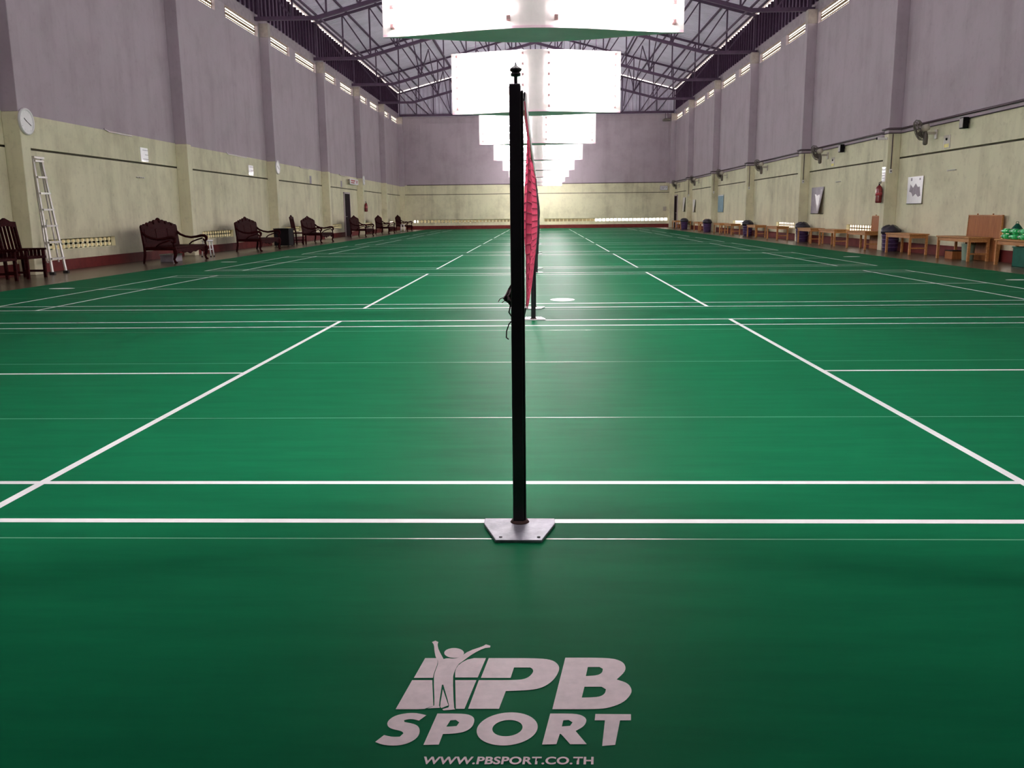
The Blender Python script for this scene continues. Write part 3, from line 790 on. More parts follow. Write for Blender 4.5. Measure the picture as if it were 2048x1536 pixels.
# the knotted end of the near net, pulled round the post
m = MB()
fl = [(-.020, .862), (-.030, .845), (-.038, .832), (-.046, .815), (-.056, .802), (-.050, .792), (-.040, .784), (-.030, .772), (-.018, .765)]
N_ = len(fl)
rows = []
for q in range(5):
    f = q / 4
    rows.append([m.bm.verts.new((-.018 + (u + .018) * f, .010 * math.sin(k * 1.7 + q) * f + (.012 if q % 2 else -.006), .81 + (v - .81) * (.35 + .65 * f))) for k, (u, v) in enumerate(fl)])
for ra, rb in zip(rows, rows[1:]):
    for k in range(N_ - 1): m.bm.faces.new((ra[k], ra[k + 1], rb[k + 1], rb[k]))
m.bm.normal_update(); bmesh.ops.solidify(m.bm, geom=m.bm.faces[:], thickness=.004)
m.tube([(-.056, 0, .802), (-.066, .004, .798), (-.072, .004, .788)], .0016, 5)
m.tube([(-.050, 0, .792), (-.060, .004, .785)], .0016, 5)
o = m.build('tied_end', 'cloth', nr)
o['label'] = 'dark bunched cloth end of the net tied at the post'
m = MB()
m.tube([(-.026, -.024, .79), (-.034, -.026, .755), (-.022, -.028, .735), (0, -.029, .722), (.016, -.026, .735), (.024, -.02, .77)], .0022, 6)
m.tube([(-.022, -.026, .728), (-.034, -.022, .715), (-.043, -.02, .69), (-.044, -.02, .668), (-.036, -.02, .662)], .0022, 6)
for v in m.bm.verts: v.co.y += .035
o = m.build('tie_cord', 'black', pn)
o['label'] = 'thin dark cord looped round the post with a loose end'
nb = make_net('net_black', .012, 5)
for i, c in enumerate(COURT[1:]):
    t = nb if i == 0 else dup(nb, (0, 0, 0))
    t.location = (0.0, c, 0)
    t['label'] = 'dark mesh net of the %s court from the camera' % NTH[i + 1]

# ================================================================== LEFT SIDE FURNITURE
def make_bench():
    """Carved hardwood sofa bench: x = 0 at the back, seat towards +x, length along y from 0 to 2.08."""
    t = thing('carved_bench', '', 'bench', group='carved hardwood benches along the left wall')
    L, D = 2.08, .80
    m = MB(); m.box(.05, D, .03, L - .03, .345, .385); m.box(.06, D - .03, .05, L - .05, .30, .345)
    m.build('seat', 'hard', t, bevel=.008)
    # backrest: framed panel with a scalloped crest
    crest = [(0.0, .375), (0.0, .86), (.06, .90), (.13, .885), (.20, .92), (.30, .915), (.38, .955), (.50, .945), (.58, .985), (.70, .975), (.80, 1.015),
             (.92, 1.005), (.98, 1.045), (1.04, 1.065)]
    crest = crest + [(L - u, v) for u, v in reversed(crest[:-1])]
    m = MB(); m.prism(crest, lambda u, v, h: (h - (v - .44) * .10, u, v), .03, .075)
    bk = m.build('backrest', 'hard', t, bevel=.006)
    m = MB()
    for u0, u1 in ((.12, .66), (.74, 1.34), (1.42, 1.96)):
        m.prism([(u0, .50), (u1, .50), (u1, .80), (u0, .80)], lambda u, v, h: (h - (v - .44) * .10, u, v), .07, .085)
    m.build('carved_panel', 'hard', bk, bevel=.008)
    for k, (u, v, r) in enumerate(((.34, .90, .04), (.70, .945, .045), (1.04, .99, .06), (1.38, .945, .045), (1.74, .90, .04))):
        m = MB(); m.lathe([(r, .065), (r * .8, .095), (r * .3, .10), (.001, .10)], (-(v - .44) * .10, u, v), 12, 'x')
        m.build('rosette', 'hard', bk)
    for y in (.035, L - .035):
        m = MB()
        a = [(.03, y, .72), (.12, y, .64), (.25, y, .585), (.40, y, .56), (.54, y, .575), (.66, y, .60), (.75, y, .60), (.80, y, .56), (.795, y, .50), (.75, y, .475), (.715, y, .50), (.73, y, .53)]
        m.tube(a, [.03, .03, .028, .03, .032, .036, .04, .04, .034, .028, .022, .015], 10)
        m.tube([(.78, y, .50), (.76, y, .44), (.77, y, .385)], .025, 8)
        m.tube([(.70, y, .54), (.56, y, .50), (.42, y, .45), (.34, y, .385)], .018, 8)
        m.build('arm', 'hard', t)
    for y in (.05, L - .05):
        m = MB(); m.tube([(.76, y, .36), (.785, y, .28), (.775, y, .18), (.745, y, .09), (.765, y, .03), (.80, y, .0)], [.045, .052, .04, .028, .03, .038], 10)
        m.build('leg', 'hard', t)
        m = MB(); m.tube([(.05, y, .46), (.05, y, .2), (.01, y, .0)], [.035, .032, .026], 8)
        m.build('leg', 'hard', t)
    ap = [(.06, .31), (.06, .22), (.20, .20), (.32, .25), (.50, .26), (.70, .22), (.86, .24), (1.04, .19)]
    ap = ap + [(L - u, v) for u, v in reversed(ap[:-1])]
    m = MB(); m.prism(ap, lambda u, v, h: (h, u, v), D - .07, D - .035)
    m.build('apron', 'hard', t, bevel=.006)
    return t
b0 = make_bench()
BX = -9.34
for i, (y, lab) in enumerate(((17.85, 'nearest carved dark bench, between the ladder and the white stool'), (24.4, 'second carved dark bench, under a high paper notice'),
                              (32.1, 'third carved dark bench, beside the tall slim chair'), (41.2, 'fourth carved dark bench, just past the dark door'),
                              (48.0, 'fifth carved dark bench, past the fire extinguisher'), (55.2, 'farthest carved dark bench by the far wall'))):
    t = b0 if i == 0 else dup(b0, (0, 0, 0))
    t.location = (BX, y, 0); t['label'] = lab

# near armchair with a tall slatted back
def make_armchair(w, d, label, loc, seat=.40, arm=.52, top=1.06, arms=True):
    t = thing('slat_back_armchair' if arms else 'slat_back_chair', label, 'chair', loc)
    m = MB(); m.box(0, d, 0, w, seat - .045, seat); m.build('seat', 'hard', t, bevel=.008)
    for y in (.03, w - .03):
        m = MB(); m.bar((d - .035, y, 0), (d - .035, y, arm if arms else seat - .03), .05, .05); m.build('leg', 'hard', t, bevel=.004)
        m = MB(); m.bar((.05, y, 0), (.03, y, seat), .05, .05); m.build('leg', 'hard', t, bevel=.004)
    def back(y, z): return (.03 - .10 * (z - seat) / (top - seat), y, z)
    m = MB()
    for y in (.03, w - .03): m.bar(back(y, seat), back(y, top - .08), .045, .05)
    hd = [(0.0, top - .14), (0.0, top - .04), (w * .25, top - .03), (w * .5, top + .03), (w * .75, top - .03), (w, top - .04), (w, top - .14), (w * .5, top - .11)]
    m.prism(hd, lambda u, v, h: (back(u, v)[0] + h, u, v), -.022, .022)
    m.bar(back(.03, seat + .10), back(w - .03, seat + .10), .03, .05)
    bk = m.build('backrest', 'hard', t)
    n = 4
    for k in range(n):
        y = .03 + (w - .06) * (k + 1) / (n + 1)
        m = MB(); m.bar(back(y, seat + .09), back(y, top - .11), .018, .045, ref=(1, 0, 0)); m.build('slat', 'hard', bk)
    if arms:
        for y in (.03, w - .03):
            m = MB(); m.bar((-.02, y, arm), (d + .02, y, arm + .005), .06, .035)
            a = m.build('arm', 'hard', t, bevel=.006)
            for k in range(4):
                x = .14 + (d - .26) * k / 3
                m = MB(); m.bar((x, y, seat - .01), (x, y, arm - .012), .055, .018); m.build('arm_slat', 'hard', a)
            m = MB(); m.bar((.05, y, .12), (d - .04, y, .12), .03, .04); m.build('stretcher', 'hard', t)
    else:
        for y in (.03, w - .03):
            m = MB(); m.bar((.05, y, .16), (d - .04, y, .16), .025, .03); m.build('stretcher', 'hard', t)
    return t
make_armchair(.62, .47, 'dark slat-back armchair in front of the first left column, beside the ladder', (-9.60, 12.75, 0))
make_armchair(.46, .44, 'tall slim dark chair beside the black box on the left', (-9.32, 30.7, 0), seat=.45, arms=False, top=1.07)
# second armchair, mostly cut off by the picture edge
make_armchair(.62, .47, 'dark slat-back armchair cut off by the left picture edge', (-9.56, 11.75, 0))

# black box (bin) by the third column
t = thing('black_box', 'black upright box standing by the third left column', 'box', (-9.15, 29.0, 0))
m = MB(); m.box(-.27, .27, -.3, .3, .03, .60); m.build('body', 'black', t, bevel=.01)
m = MB(); m.box(-.285, .285, -.315, .315, .60, .635); m.build('lid', 'black', t, bevel=.006)
for sx in (-.22, .22):
    for sy in (-.25, .25):
        m = MB(); m.lathe([(.02, 0), (.02, .03)], (sx, sy, 0), 10); m.build('foot', 'rubber', t)

# small white stools
def make_stool():
    t = thing('white_stool', '', 'stool', group='white plastic stools on the left')
    m = MB(); m.lathe([(.02, .45), (.13, .455), (.155, .445), (.155, .42), (.14, .415)], n=20); m.build('seat', 'white', t)
    for a in range(4):
        q = PI / 4 + a * PI / 2
        c, s = math.cos(q), math.sin(q)
        m = MB(); m.tube([(c * .12, s * .12, .425), (c * .17, s * .17, .01)], [.022, .018], 8)
        lg = m.build('leg', 'white', t)
        m = MB(); m.tube([(c * .168, s * .168, .03), (c * .172, s * .172, 0)], .022, 8); m.build('rubber_foot', 'rubber', lg)
    m = MB()
    for a in range(4):
        q, p = PI / 4 + a * PI / 2, PI / 4 + (a + 1) * PI / 2
        m.bar((.145 * math.cos(q), .145 * math.sin(q), .2), (.145 * math.cos(p), .145 * math.sin(p), .2), .014, .02)
    m.build('stretcher', 'white', t)
    return t
s0 = make_stool(); s0.location = (-9.0, 21.15, 0); s0['label'] = 'small white stool just past the nearest carved bench'
s1 = dup(s0, (-8.75, 54.4, 0), label='small white stool in front of the farthest carved bench')
# purple storage box under the nearest bench
t = thing('storage_box', 'pale purple storage box under the nearest carved bench', 'box', (-9.0, 18.7, 0))
m = MB(); m.box(-.16, .16, -.28, .28, 0.0, .17); m.build('body', mname if False else 'greyprint', t, bevel=.012)
m = MB(); m.box(-.17, .17, -.29, .29, .17, .19); m.build('lid', 'white', t, bevel=.005)

# stepladder leaning on the left wall
t = thing('step_ladder', 'aluminium stepladder leaning on the left wall by the first column', 'ladder', (-9.42, 14.30, 0))
TOPX, TOPZ = -.46, 2.25
def rail(y0, y1, z): f = z / TOPZ; return Vector((TOPX * f, y0 + (y1 - y0) * f + .45 * f, z))
for s in (-1, 1):
    m = MB(); m.bar(rail(s * .25, s * .15, .04), rail(s * .25, s * .15, TOPZ), .055, .026, ref=(1, 0, 0)); r_ = m.build('rail', 'alu', t)
    m = MB(); p = rail(s * .25, s * .15, .0); m.box(p.x - .05, p.x + .05, p.y - .03, p.y + .03, 0, .05); m.build('rubber_foot', 'rubber', r_)
for k in range(7):
    z = .30 + .315 * k
    a, b = rail(-.25, -.15, z), rail(.25, .15, z)
    m = MB(); m.box(a.x - .035, a.x + .045, a.y, b.y, z - .018, z + .018); m.build('rung', 'alu', t)
m = MB(); p = rail(0, 0, TOPZ); m.box(p.x - .05, p.x + .05, p.y - .18, p.y + .18, TOPZ - .02, TOPZ + .03); m.build('top_plate', 'alu', t, bevel=.005)
for s in (-1, 1):   # folded rear legs
    m = MB(); m.bar(rail(s * .21, s * .13, .22) + Vector((-.085, 0, 0)), rail(s * .21, s * .13, TOPZ - .05) + Vector((-.03, 0, 0)), .03, .02, ref=(1, 0, 0)); m.build('rear_leg', 'alu', t)
m = MB(); m.bar(rail(-.21, -.13, .55) + Vector((-.08, 0, 0)), rail(.05, .05, 1.05) + Vector((-.07, 0, 0)), .012, .012); m.build('brace', 'alu', t)

# ================================================================== LEFT WALL FITTINGS
def make_clock(dark):
    t = thing('wall_clock', '', 'clock', group='round wall clocks on the left columns')
    m = MB(); m.lathe([(.245, 0), (.25, .02), (.245, .045), (.215, .05), (.20, .035)], n=36, axis='x'); m.build('rim', 'white', t)
    m = MB(); m.lathe([(.205, .0), (.205, .03), (.001, .03)], n=36, axis='x'); f = m.build('dial', 'face' if dark else 'paper', t)
    m = MB()
    for k in range(12):
        a = k * PI / 6
        m.bar((.032, .165 * math.cos(a), .165 * math.sin(a)), (.032, .19 * math.cos(a), .19 * math.sin(a)), .006, .006, ref=(1, 0, 0))
    m.build('hour_marks', 'black', f)
    for nm, a, l, wd in (('hour_hand', 2.55, .10, .016), ('minute_hand', -.45, .15, .012)):
        m = MB(); m.bar((.036, 0, 0), (.036, l * math.cos(a), l * math.sin(a)), wd, .004, ref=(1, 0, 0)); m.build(nm, 'black', t)
    return t
c0 = make_clock(True); c0.location = (XL + .33, 14.10, 2.88); c0['label'] = 'large round white wall clock with grey dial on the nearest left column'
c1 = make_clock(False); c1.location = (XL + .33, 30.46, 2.84); c1['label'] = 'round white wall clock on the third left column'
c2 = dup(c1, (XL + .33, 46.78, 2.94), label='small distant wall clock on the fifth left column')

def sheet(name, label, cat, xw, s, y0, y1, z0, z1, mname, wav=0, thick=.006, group=None, kids=()):
    """A flat sheet on a side wall at x = xw; s points into the hall."""
    m = MB()
    m.box(min(xw, xw + s * thick), max(xw, xw + s * thick), y0, y1, z0, z1)
    if kids:
        t = thing(name, label, cat, (0, 0, 0), group=group)
        m.build('panel', mname, t)
        for nm, poly, km, dz in kids:
            k = MB(); k.prism(poly, lambda u, v, h: (xw + s * h, y0 + (y1 - y0) * u, z0 + (z1 - z0) * v), thick + .001, thick + .003 + dz)
            k.build(nm, km, t)
        return t
    return tag(m.build(name, mname), label, cat, group)
BLK = lambda a, b: [(0.08, a), (.92, a), (.92, b), (.08, b)]
for i, (y0, y1, lab) in enumerate(((19.72, 20.15, 'white paper notice above the groove between first and second left columns'),
                                   (28.15, 28.65, 'white paper notice above the groove between second and third left columns'))):
    t = thing('paper_notice', lab, 'notice', (XL, y0, 2.47), group='white notices on the left wall')
    m = MB(); m.box(0, .008, 0, y1 - y0, 0, .34); m.build('sheet', 'paper', t)
    for k, z in enumerate((.06, .17, .28)):
        m = MB(); m.box(.008, .011, .12 if k != 1 else .25, y1 - y0 + .012, z - .006, z + .006); m.build('text_line', 'greyprint', t)
sheet('paper_notice', 'narrow grey notice past the third left column', 'notice', XL, 1, 36.4, 36.72, 2.45, 2.78, 'greyprint', group='white notices on the left wall')
sheet('paper_notice', 'narrow grey notice past the fourth left column', 'notice', XL, 1, 42.55, 42.85, 2.47, 2.78, 'greyprint', group='white notices on the left wall')
hs = sheet('hall_sign', 'white sign with red lettering hanging high beside the dark left door', 'sign', XL + .16, 1, 44.0, 46.0, 2.66, 2.95, 'paper', thick=.04,
      kids=(('lettering', [(.06, .55), (.6, .55), (.6, .8), (.06, .8)], 'redp', 0), ('lettering', [(.06, .2), (.5, .2), (.5, .42), (.06, .42)], 'redp', 0),
            ('symbol', [(.68, .2), (.78, .55), (.70, .82), (.82, .72), (.93, .82), (.86, .5), (.95, .2), (.82, .38)], 'redp', 0)))
m = MB(); m.bar((XL, 44.4, 2.9), (XL + .17, 44.4, 2.9), .03, .03); m.bar((XL, 45.6, 2.9), (XL + .17, 45.6, 2.9), .03, .03)
m.build('bracket', 'steel', hs)
def make_hooks():
    t = thing('hook_rail', '', 'hook rail', group='small hook rails on the walls')
    m = MB(); m.box(0, .012, -.2, .2, -.012, .012); m.build('rail', 'fanw', t)
    for y in (-.17, -.04, .06, .17):
        m = MB(); m.lathe([(.012, .012), (.014, .03), (.02, .045), (.001, .05)], (0, y, 0), 10, 'x'); m.build('hook', 'white', t)
    return t
h0 = make_hooks(); h0.location = (XL, 19.55, 2.06); h0['label'] = 'small hook rail on the left wall above the nearest bench'
dup(h0, (XR, 18.35, 1.965), PI, 'small row of white hooks on the right wall beside the nearest poster')
dup(h0, (XR, 26.3, 1.97), PI, 'small row of hooks on the right wall between first and second columns')

def make_extinguisher(label, loc):
    t = thing('fire_extinguisher', label, 'fire extinguisher', loc, group='fire extinguishers on columns')
    m = MB(); m.lathe([(.06, 0), (.082, .015), (.085, .05), (.085, .36), (.07, .42), (.035, .455), (.028, .47)], n=18); m.build('cylinder', 'ext', t)
    m = MB(); m.lathe([(.022, .47), (.022, .495), (.015, .50)], n=10); m.bar((-.02, 0, .505), (.02, -.085, .525), .022, .012); m.bar((-.02, 0, .53), (.02, -.09, .56), .022, .012); m.build('valve', 'black', t)
    m = MB(); m.tube([(.0, .02, .49), (.03, .07, .48), (.03, .10, .40), (.02, .098, .25), (.015, .095, .15)], [.008, .008, .008, .009, .014], 8); m.build('hose', 'black', t)
    m = MB(); m.lathe([(.0862, .20), (.0862, .27)], n=18); m.build('label_band', 'redp', t)
    return t
make_extinguisher('small dark red fire extinguisher on the fifth left column, beyond the door', (XL + .43, 46.75, 1.25))
make_extinguisher('red fire extinguisher hung on the nearest right column', (XR - .43, 21.65, 1.26))

# doors
def make_door(n, xw, s, y0, y1, label):
    t = thing('door_%d' % n, label, 'door'); t['kind'] = 'structure'
    m = MB()
    for a, b, c, d in ((y0 - .08, y0, 0, 2.22), (y1, y1 + .08, 0, 2.22), (y0 - .08, y1 + .08, 2.16, 2.24)):
        m.box(min(xw, xw + s * .06), max(xw, xw + s * .06), a, b, c, d)
    m.build('frame', 'frame', t)
    m = MB(); m.box(min(xw + s * .005, xw + s * .05), max(xw + s * .005, xw + s * .05), y0, y1, 0.01, 2.16); lf = m.build('leaf', 'doorm', t)
    m = MB()
    for a, b in ((.2, .95), (1.15, 1.95)): m.box(min(xw + s * .05, xw + s * .06), max(xw + s * .05, xw + s * .06), y0 + .15, y1 - .15, a, b)
    m.build('panel', 'doorm', lf, bevel=.006)
    m = MB(); m.tube([(xw + s * .05, y0 + .1, 1.0), (xw + s * .10, y0 + .1, 1.0), (xw + s * .10, y0 + .22, 1.0)], .011, 8); m.build('handle', 'alu', lf)
make_door(1, XL, 1, 43.1, 44.35, 'tall dark door in the left wall, past the fourth column')
make_door(2, XR, -1, 60.1, 61.3, 'tall dark door at the far end of the right wall')

# ================================================================== RIGHT SIDE FURNITURE
def make_table():
    """Low teak table: near court-side corner at the origin, long side along +y, depth along +x."""
    t = thing('low_table', '', 'table', group='low teak tables along the right wall')
    L, D, H = 1.50, .44, .50
    m = MB(); m.box(-.02, D + .02, -.02, L + .02, H - .028, H); m.build('tabletop', 'teak', t, bevel=.004)
    for nm, b in (('side_apron', (.012, .032, .05, L - .05)), ('side_apron', (D - .032, D - .012, .05, L - .05)),
                  ('end_apron', (.05, D - .05, .012, .032)), ('end_apron', (.05, D - .05, L - .032, L - .012))):
        m = MB(); m.box(b[0], b[1], b[2], b[3], H - .105, H - .028); m.build(nm, 'teak', t)
    for x in (.0, D - .05):
        for y in (0, L - .05):
            m = MB(); m.box(x, x + .05, y, y + .05, 0, H - .028); m.build('leg', 'teak', t, bevel=.003)
    m = MB(); m.box(.05, D - .05, .012, .035, .14, .17); m.build('stretcher', 'teak', t)
    return t
tb = make_table()
TABS = [(13.35, 'nearest low teak table, cut off by the right picture edge'), (15.95, 'second low teak table, left of the big upright board'),
        (18.95, 'third low teak table, just before the nearest right column'), (21.95, 'fourth low teak table, beside the small upright board past the nearest column'),
        (24.55, 'fifth low teak table, past the small upright board'), (26.95, 'sixth low teak table, touching the black bin by the second right column'),
        (31.2, 'seventh low teak table, just past the second right column'), (34.6, 'eighth low teak table, before the third right column'),
        (39.4, 'ninth low teak table, just past the third right column'), (42.1, 'tenth low teak table, before the fourth right column'),
        (46.6, 'eleventh low teak table, just past the fourth right column'), (48.5, 'twelfth low teak table, between fourth and fifth right columns'),
        (53.6, 'thirteenth low teak table, by the last right column'), (57.2, 'farthest low teak table near the right end door')]
for i, (y, lab) in enumerate(TABS):
    t = tb if i == 0 else dup(tb, (0, 0, 0))
    t.location = (8.98 + .06 * (i > 9), y, 0); t['label'] = lab

def make_board(name, label, loc, w_, h_):
    """Stands along the wall: w_ along +y, slightly leaned back."""
    t = thing(name, label, 'board', loc, group='upright wooden boards')
    sk = .035 / h_
    def lean(m):
        for v in m.bm.verts: v.co.x += v.co.z * sk
    m = MB(); m.box(0, .025, 0, w_, .0, h_); lean(m); m.build('panel', 'teakd', t, bevel=.003)
    m = MB(); m.box(-.008, .03, -.02, 0, 0, h_ + .01); m.box(-.008, .03, w_, w_ + .02, 0, h_ + .01); m.box(-.008, .03, -.02, w_ + .02, h_, h_ + .018); lean(m); m.build('edge_frame', 'teak', t)
    for y in (w_ * .28, w_ * .75):
        m = MB(); m.lathe([(.010, h_ + .018), (.018, h_ + .03), (.016, h_ + .042), (.003, h_ + .048)], (.012, y, 0), 10); lean(m); m.build('peg', 'teakd', t)
    return t
make_board('upright_board', 'large wooden board standing against the wall behind the two nearest tables', (9.47, 15.72, 0), 1.42, .935)
make_board('upright_board', 'smaller wooden board standing against the wall just past the nearest right column', (9.47, 22.0, 0), .92, .90)

# bins with black liners by the columns
def make_bin():
    t = thing('waste_bin', '', 'bin', group='purple bins with black liners beside the right columns')
    m = MB(); m.lathe([(.17, .0), (.185, .02), (.225, .52), (.235, .53), (.235, .55), (.215, .55), (.175, .04), (.001, .04)], n=24); b = m.build('body', 'bin', t)
    m = MB()
    for k in range(4): m.lathe([(.192 + .009 * k, .08 + .1 * k), (.198 + .009 * k, .10 + .1 * k), (.196 + .009 * k, .12 + .1 * k)], n=24)
    m.build('rib', 'bin', b)
    m = MB(); rnd = random.Random(3)
    n = 24
    prof = [(.246, .46), (.25, .53), (.238, .575), (.20, .62), (.13, .66), (.05, .675), (.001, .672)]
    m.lathe(prof, n=n)
    for v in m.bm.verts:
        a = math.atan2(v.co.y, v.co.x); r = math.hypot(v.co.x, v.co.y)
        if r > .02:
            k = 1 + .05 * math.sin(a * 7 + v.co.z * 20) + .03 * math.sin(a * 11)
            v.co.x *= k; v.co.y *= k; v.co.z += .02 * math.sin(a * 3) * (v.co.z > .56)
    m.build('liner', 'bag', t)
    return t
bn = make_bin()
for i, (x, y, lab) in enumerate(((9.30, 20.98, 'purple bin with black liner at the nearest right column'), (9.28, 28.95, 'purple bin with black liner at the second right column'),
                                 (9.28, 37.3, 'purple bin with black liner at the third right column'), (9.0, 45.5, 'purple bin with black liner at the fourth right column'),
                                 (9.0, 53.2, 'purple bin with black liner at the fifth right column'))):
    t = bn if i == 0 else dup(bn, (0, 0, 0))
    t.location = (x, y, 0); t['label'] = lab
t = thing('pale_bin', 'pale green plastic bin under the second low table', 'bin', (9.22, 16.45, 0))
m = MB(); m.lathe([(.11, 0), (.115, .015), (.135, .33), (.142, .335), (.142, .35), (.128, .35), (.11, .02), (.001, .02)], n=22); m.build('body', 'jug', t)
m = MB(); m.tube([(-.137, 0, .33), (-.10, -.02, .39), (0, -.03, .41), (.10, -.02, .39), (.137, 0, .33)], .006, 6); m.build('handle', 'white', t)
t = thing('teal_crate', 'dark teal crate under the nearest low table', 'crate', (9.2, 13.95, 0))
m = MB(); m.box(-.14, .14, -.35, .35, 0, .02); m.box(-.15, -.13, -.36, .36, 0, .36); m.box(.13, .15, -.36, .36, 0, .36); m.box(-.15, .15, -.36, -.34, 0, .36); m.box(-.15, .15, .34, .36, 0, .36); m.build('body', 'bing', t, bevel=.008)
m = MB(); m.box(-.165, .165, -.375, .375, .35, .37); m.build('rim', 'bing', t, bevel=.006)
t = thing('small_box', 'small dark box on the floor under the second low table', 'box', (9.2, 17.05, 0))
m = MB(); m.box(-.12, .12, -.18, .18, 0, .17); m.build('body', 'teakd', t, bevel=.006)
m = MB(); m.box(-.125, .125, -.185, .185, .17, .19); m.build('lid', 'black', t, bevel=.004)

# green bottle packs on the nearest table
def make_bottle():
    t = thing('green_bottle', '', 'bottle', group='green bottles lying on the nearest table')
    m = MB(); m.lathe([(.03, 0), (.048, .008), (.05, .03), (.046, .09), (.05, .15), (.05, .20), (.03, .245), (.016, .265), (.016, .275)], n=14, axis='y'); m.build('body', 'greenb', t)
    m = MB(); m.lathe([(.018, .275), (.018, .297), (.004, .30)], n=12, axis='y'); m.build('cap', 'white', t)
    m = MB(); m.lathe([(.0502, .06), (.0475, .09), (.0502, .13)], n=14, axis='y'); m.build('label_band', 'greenl', t)
    return t
M['greenb'] = mat('bottle_green', (0.01, 0.42, 0.10), rough=0.15, var=0.1, scale=6, coat=0.4)
M['greenl'] = mat('bottle_label', (0.06, 0.70, 0.22), rough=0.4, var=0.1, scale=6)
bt = make_bottle()
n = 0
for col in range(3):
    for row in range(2):
        t = bt if n == 0 else dup(bt, (0, 0, 0))
        t.location = (9.08, 14.84 - .31 * col - .29, .552 + .101 * row)
        t['label'] = 'green bottle lying on the nearest low table, %s row, %s from the far table end' % (('lower', 'upper')[row], NTH[col])
        n += 1
t = thing('green_bag', 'dark green bag slumped behind the green bottles on the nearest table', 'bag', (9.25, 14.62, .5))
m = MB(); m.lathe([(.09, 0), (.13, .04), (.14, .12), (.11, .2), (.06, .26), (.03, .29), (.001, .30)], n=16)
for v in m.bm.verts:
    a = math.atan2(v.co.y, v.co.x); k = 1 + .12 * math.sin(3 * a + 9 * v.co.z); v.co.x *= k * .8; v.co.y *= k
m.build('body', 'bing', t)
m = MB(); m.tube([(-.03, 0, .27), (-.02, 0, .33), (.02, 0, .33), (.03, 0, .27)], .006, 6); m.build('handle', 'bing', t)

# ================================================================== RIGHT WALL FITTINGS
def make_fan():
    """Oscillating wall fan: bracket on the wall at the origin, head out towards -x and turned to the court."""
    t = thing('wall_fan', '', 'fan', group='wall fans along the right wall')
    m = MB(); m.box(-.03, 0, -.07, .07, -.12, .10); m.bar((-.02, 0, .02), (-.24, 0, .02), .05, .06); m.build('bracket', 'fanw', t, bevel=.006)
    m = MB(); m.lathe([(.03, -.26), (.055, -.23), (.06, -.08), (.05, 0), (.03, .04), (.02, .10)], (-.26, 0, 0), 14); m.build('pivot', 'fan', t)
    ax = Vector((-.72, .62, -.30)).normalized()
    c = Vector((-.28, 0, .14))
    def fr(p):      # local z -> fan axis
        q = Vector((0, 0, 1)).rotation_difference(ax)
        return c + q @ Vector(p)
    def place(m):
        for v in m.bm.verts: v.co = fr(v.co)
    m = MB(); m.lathe([(.02, -.10), (.07, -.09), (.085, -.03), (.08, .05), (.04, .09)], n=16); place(m); m.build('motor', 'fanw', t)
    m = MB()
    R = .255
    for z, r in ((.09, R * .9), (.14, R), (.19, R * .9)):
        pts = [(r * math.cos(a * PI / 14), r * math.sin(a * PI / 14), z) for a in range(29)]
        m.tube(pts, .006, 6, caps=False)
    for k in range(36):
        a = 2 * PI * k / 36
        ca, sa = math.cos(a), math.sin(a)
        m.tube([(ca * .06, sa * .06, .215), (ca * R * .6, sa * R * .6, .21), (ca * R * .9, sa * R * .9, .19), (ca * R, sa * R, .14), (ca * R * .9, sa * R * .9, .09), (ca * .08, sa * .08, .06)], .0036, 4, caps=False)
    m.lathe([(.06, .205), (.06, .222), (.001, .225)], n=16)
    place(m); m.build('cage', 'fan', t)
    for k in range(3):
        m = MB()
        a0 = k * 2 * PI / 3
        v = []
        for i in range(7):
            a = a0 + i * .22
            for r in (.035, .12, .205):
                v.append((r * math.cos(a), r * math.sin(a), .125 + .05 * (i / 6 - .5)))
        vs = [m.bm.verts.new(p) for p in v]
        for i in range(6):
            for j in range(2): m.bm.faces.new((vs[i * 3 + j], vs[i * 3 + 3 + j], vs[i * 3 + 4 + j], vs[i * 3 + 1 + j]))
        m.bm.normal_update(); bmesh.ops.solidify(m.bm, geom=m.bm.faces[:], thickness=.004)
        place(m); m.build('blade', 'fan', t)
    m = MB(); m.tube([(-.26, .0, -.26), (-.255, .01, -.40)], .002, 4); m.build('pull_cord', 'white', t)
    return t
f0 = make_fan()
for i, y in enumerate((19.35, 27.55, 35.5, 43.7, 51.9, 59.3)):
    t = f0 if i == 0 else dup(f0, (0, 0, 0))
    t.location = (XR, y, 2.86)
    t['label'] = ('large grey wall fan above the nearest poster on the right wall' if i == 0 else 'grey wall fan on the right wall, %s fan from the near end' % NTH[i])

def make_horn(label, loc):
    t = thing('wall_speaker', label, 'speaker', loc, group='small box speakers high on the right wall')
    m = MB(); m.box(-.16, -.04, -.10, .10, -.14, .10); m.build('body', 'black', t, bevel=.008)
    m = MB(); m.box(-.166, -.16, -.085, .085, -.12, .08); m.build('grille', 'fan', t)
    m = MB(); m.box(-.04, 0, -.03, .03, -.03, .03); m.build('bracket', 'pipe', t)
    return t
make_horn('dark box speaker under the conduit, nearer than the first right fan', (XR, 17.75, 2.98))
make_horn('dark box speaker under the conduit, beside the second right fan', (XR, 25.95, 3.0))
t = thing('security_camera', 'small white camera on the nearest right column', 'camera', (XR - .33, 21.6, 2.93))
m = MB(); m.box(-.03, 0, -.03, .03, -.03, .03); m.bar((-.02, 0, -.01), (-.08, 0, .0), .02, .02); m.build('bracket', 'white', t)
m = MB(); m.box(-.26, -.06, -.035, .035, -.03, .04); m.build('body', 'white', t, bevel=.008)
m = MB(); m.box(-.275, -.26, -.03, .03, -.025, .035); m.build('lens', 'black', t)

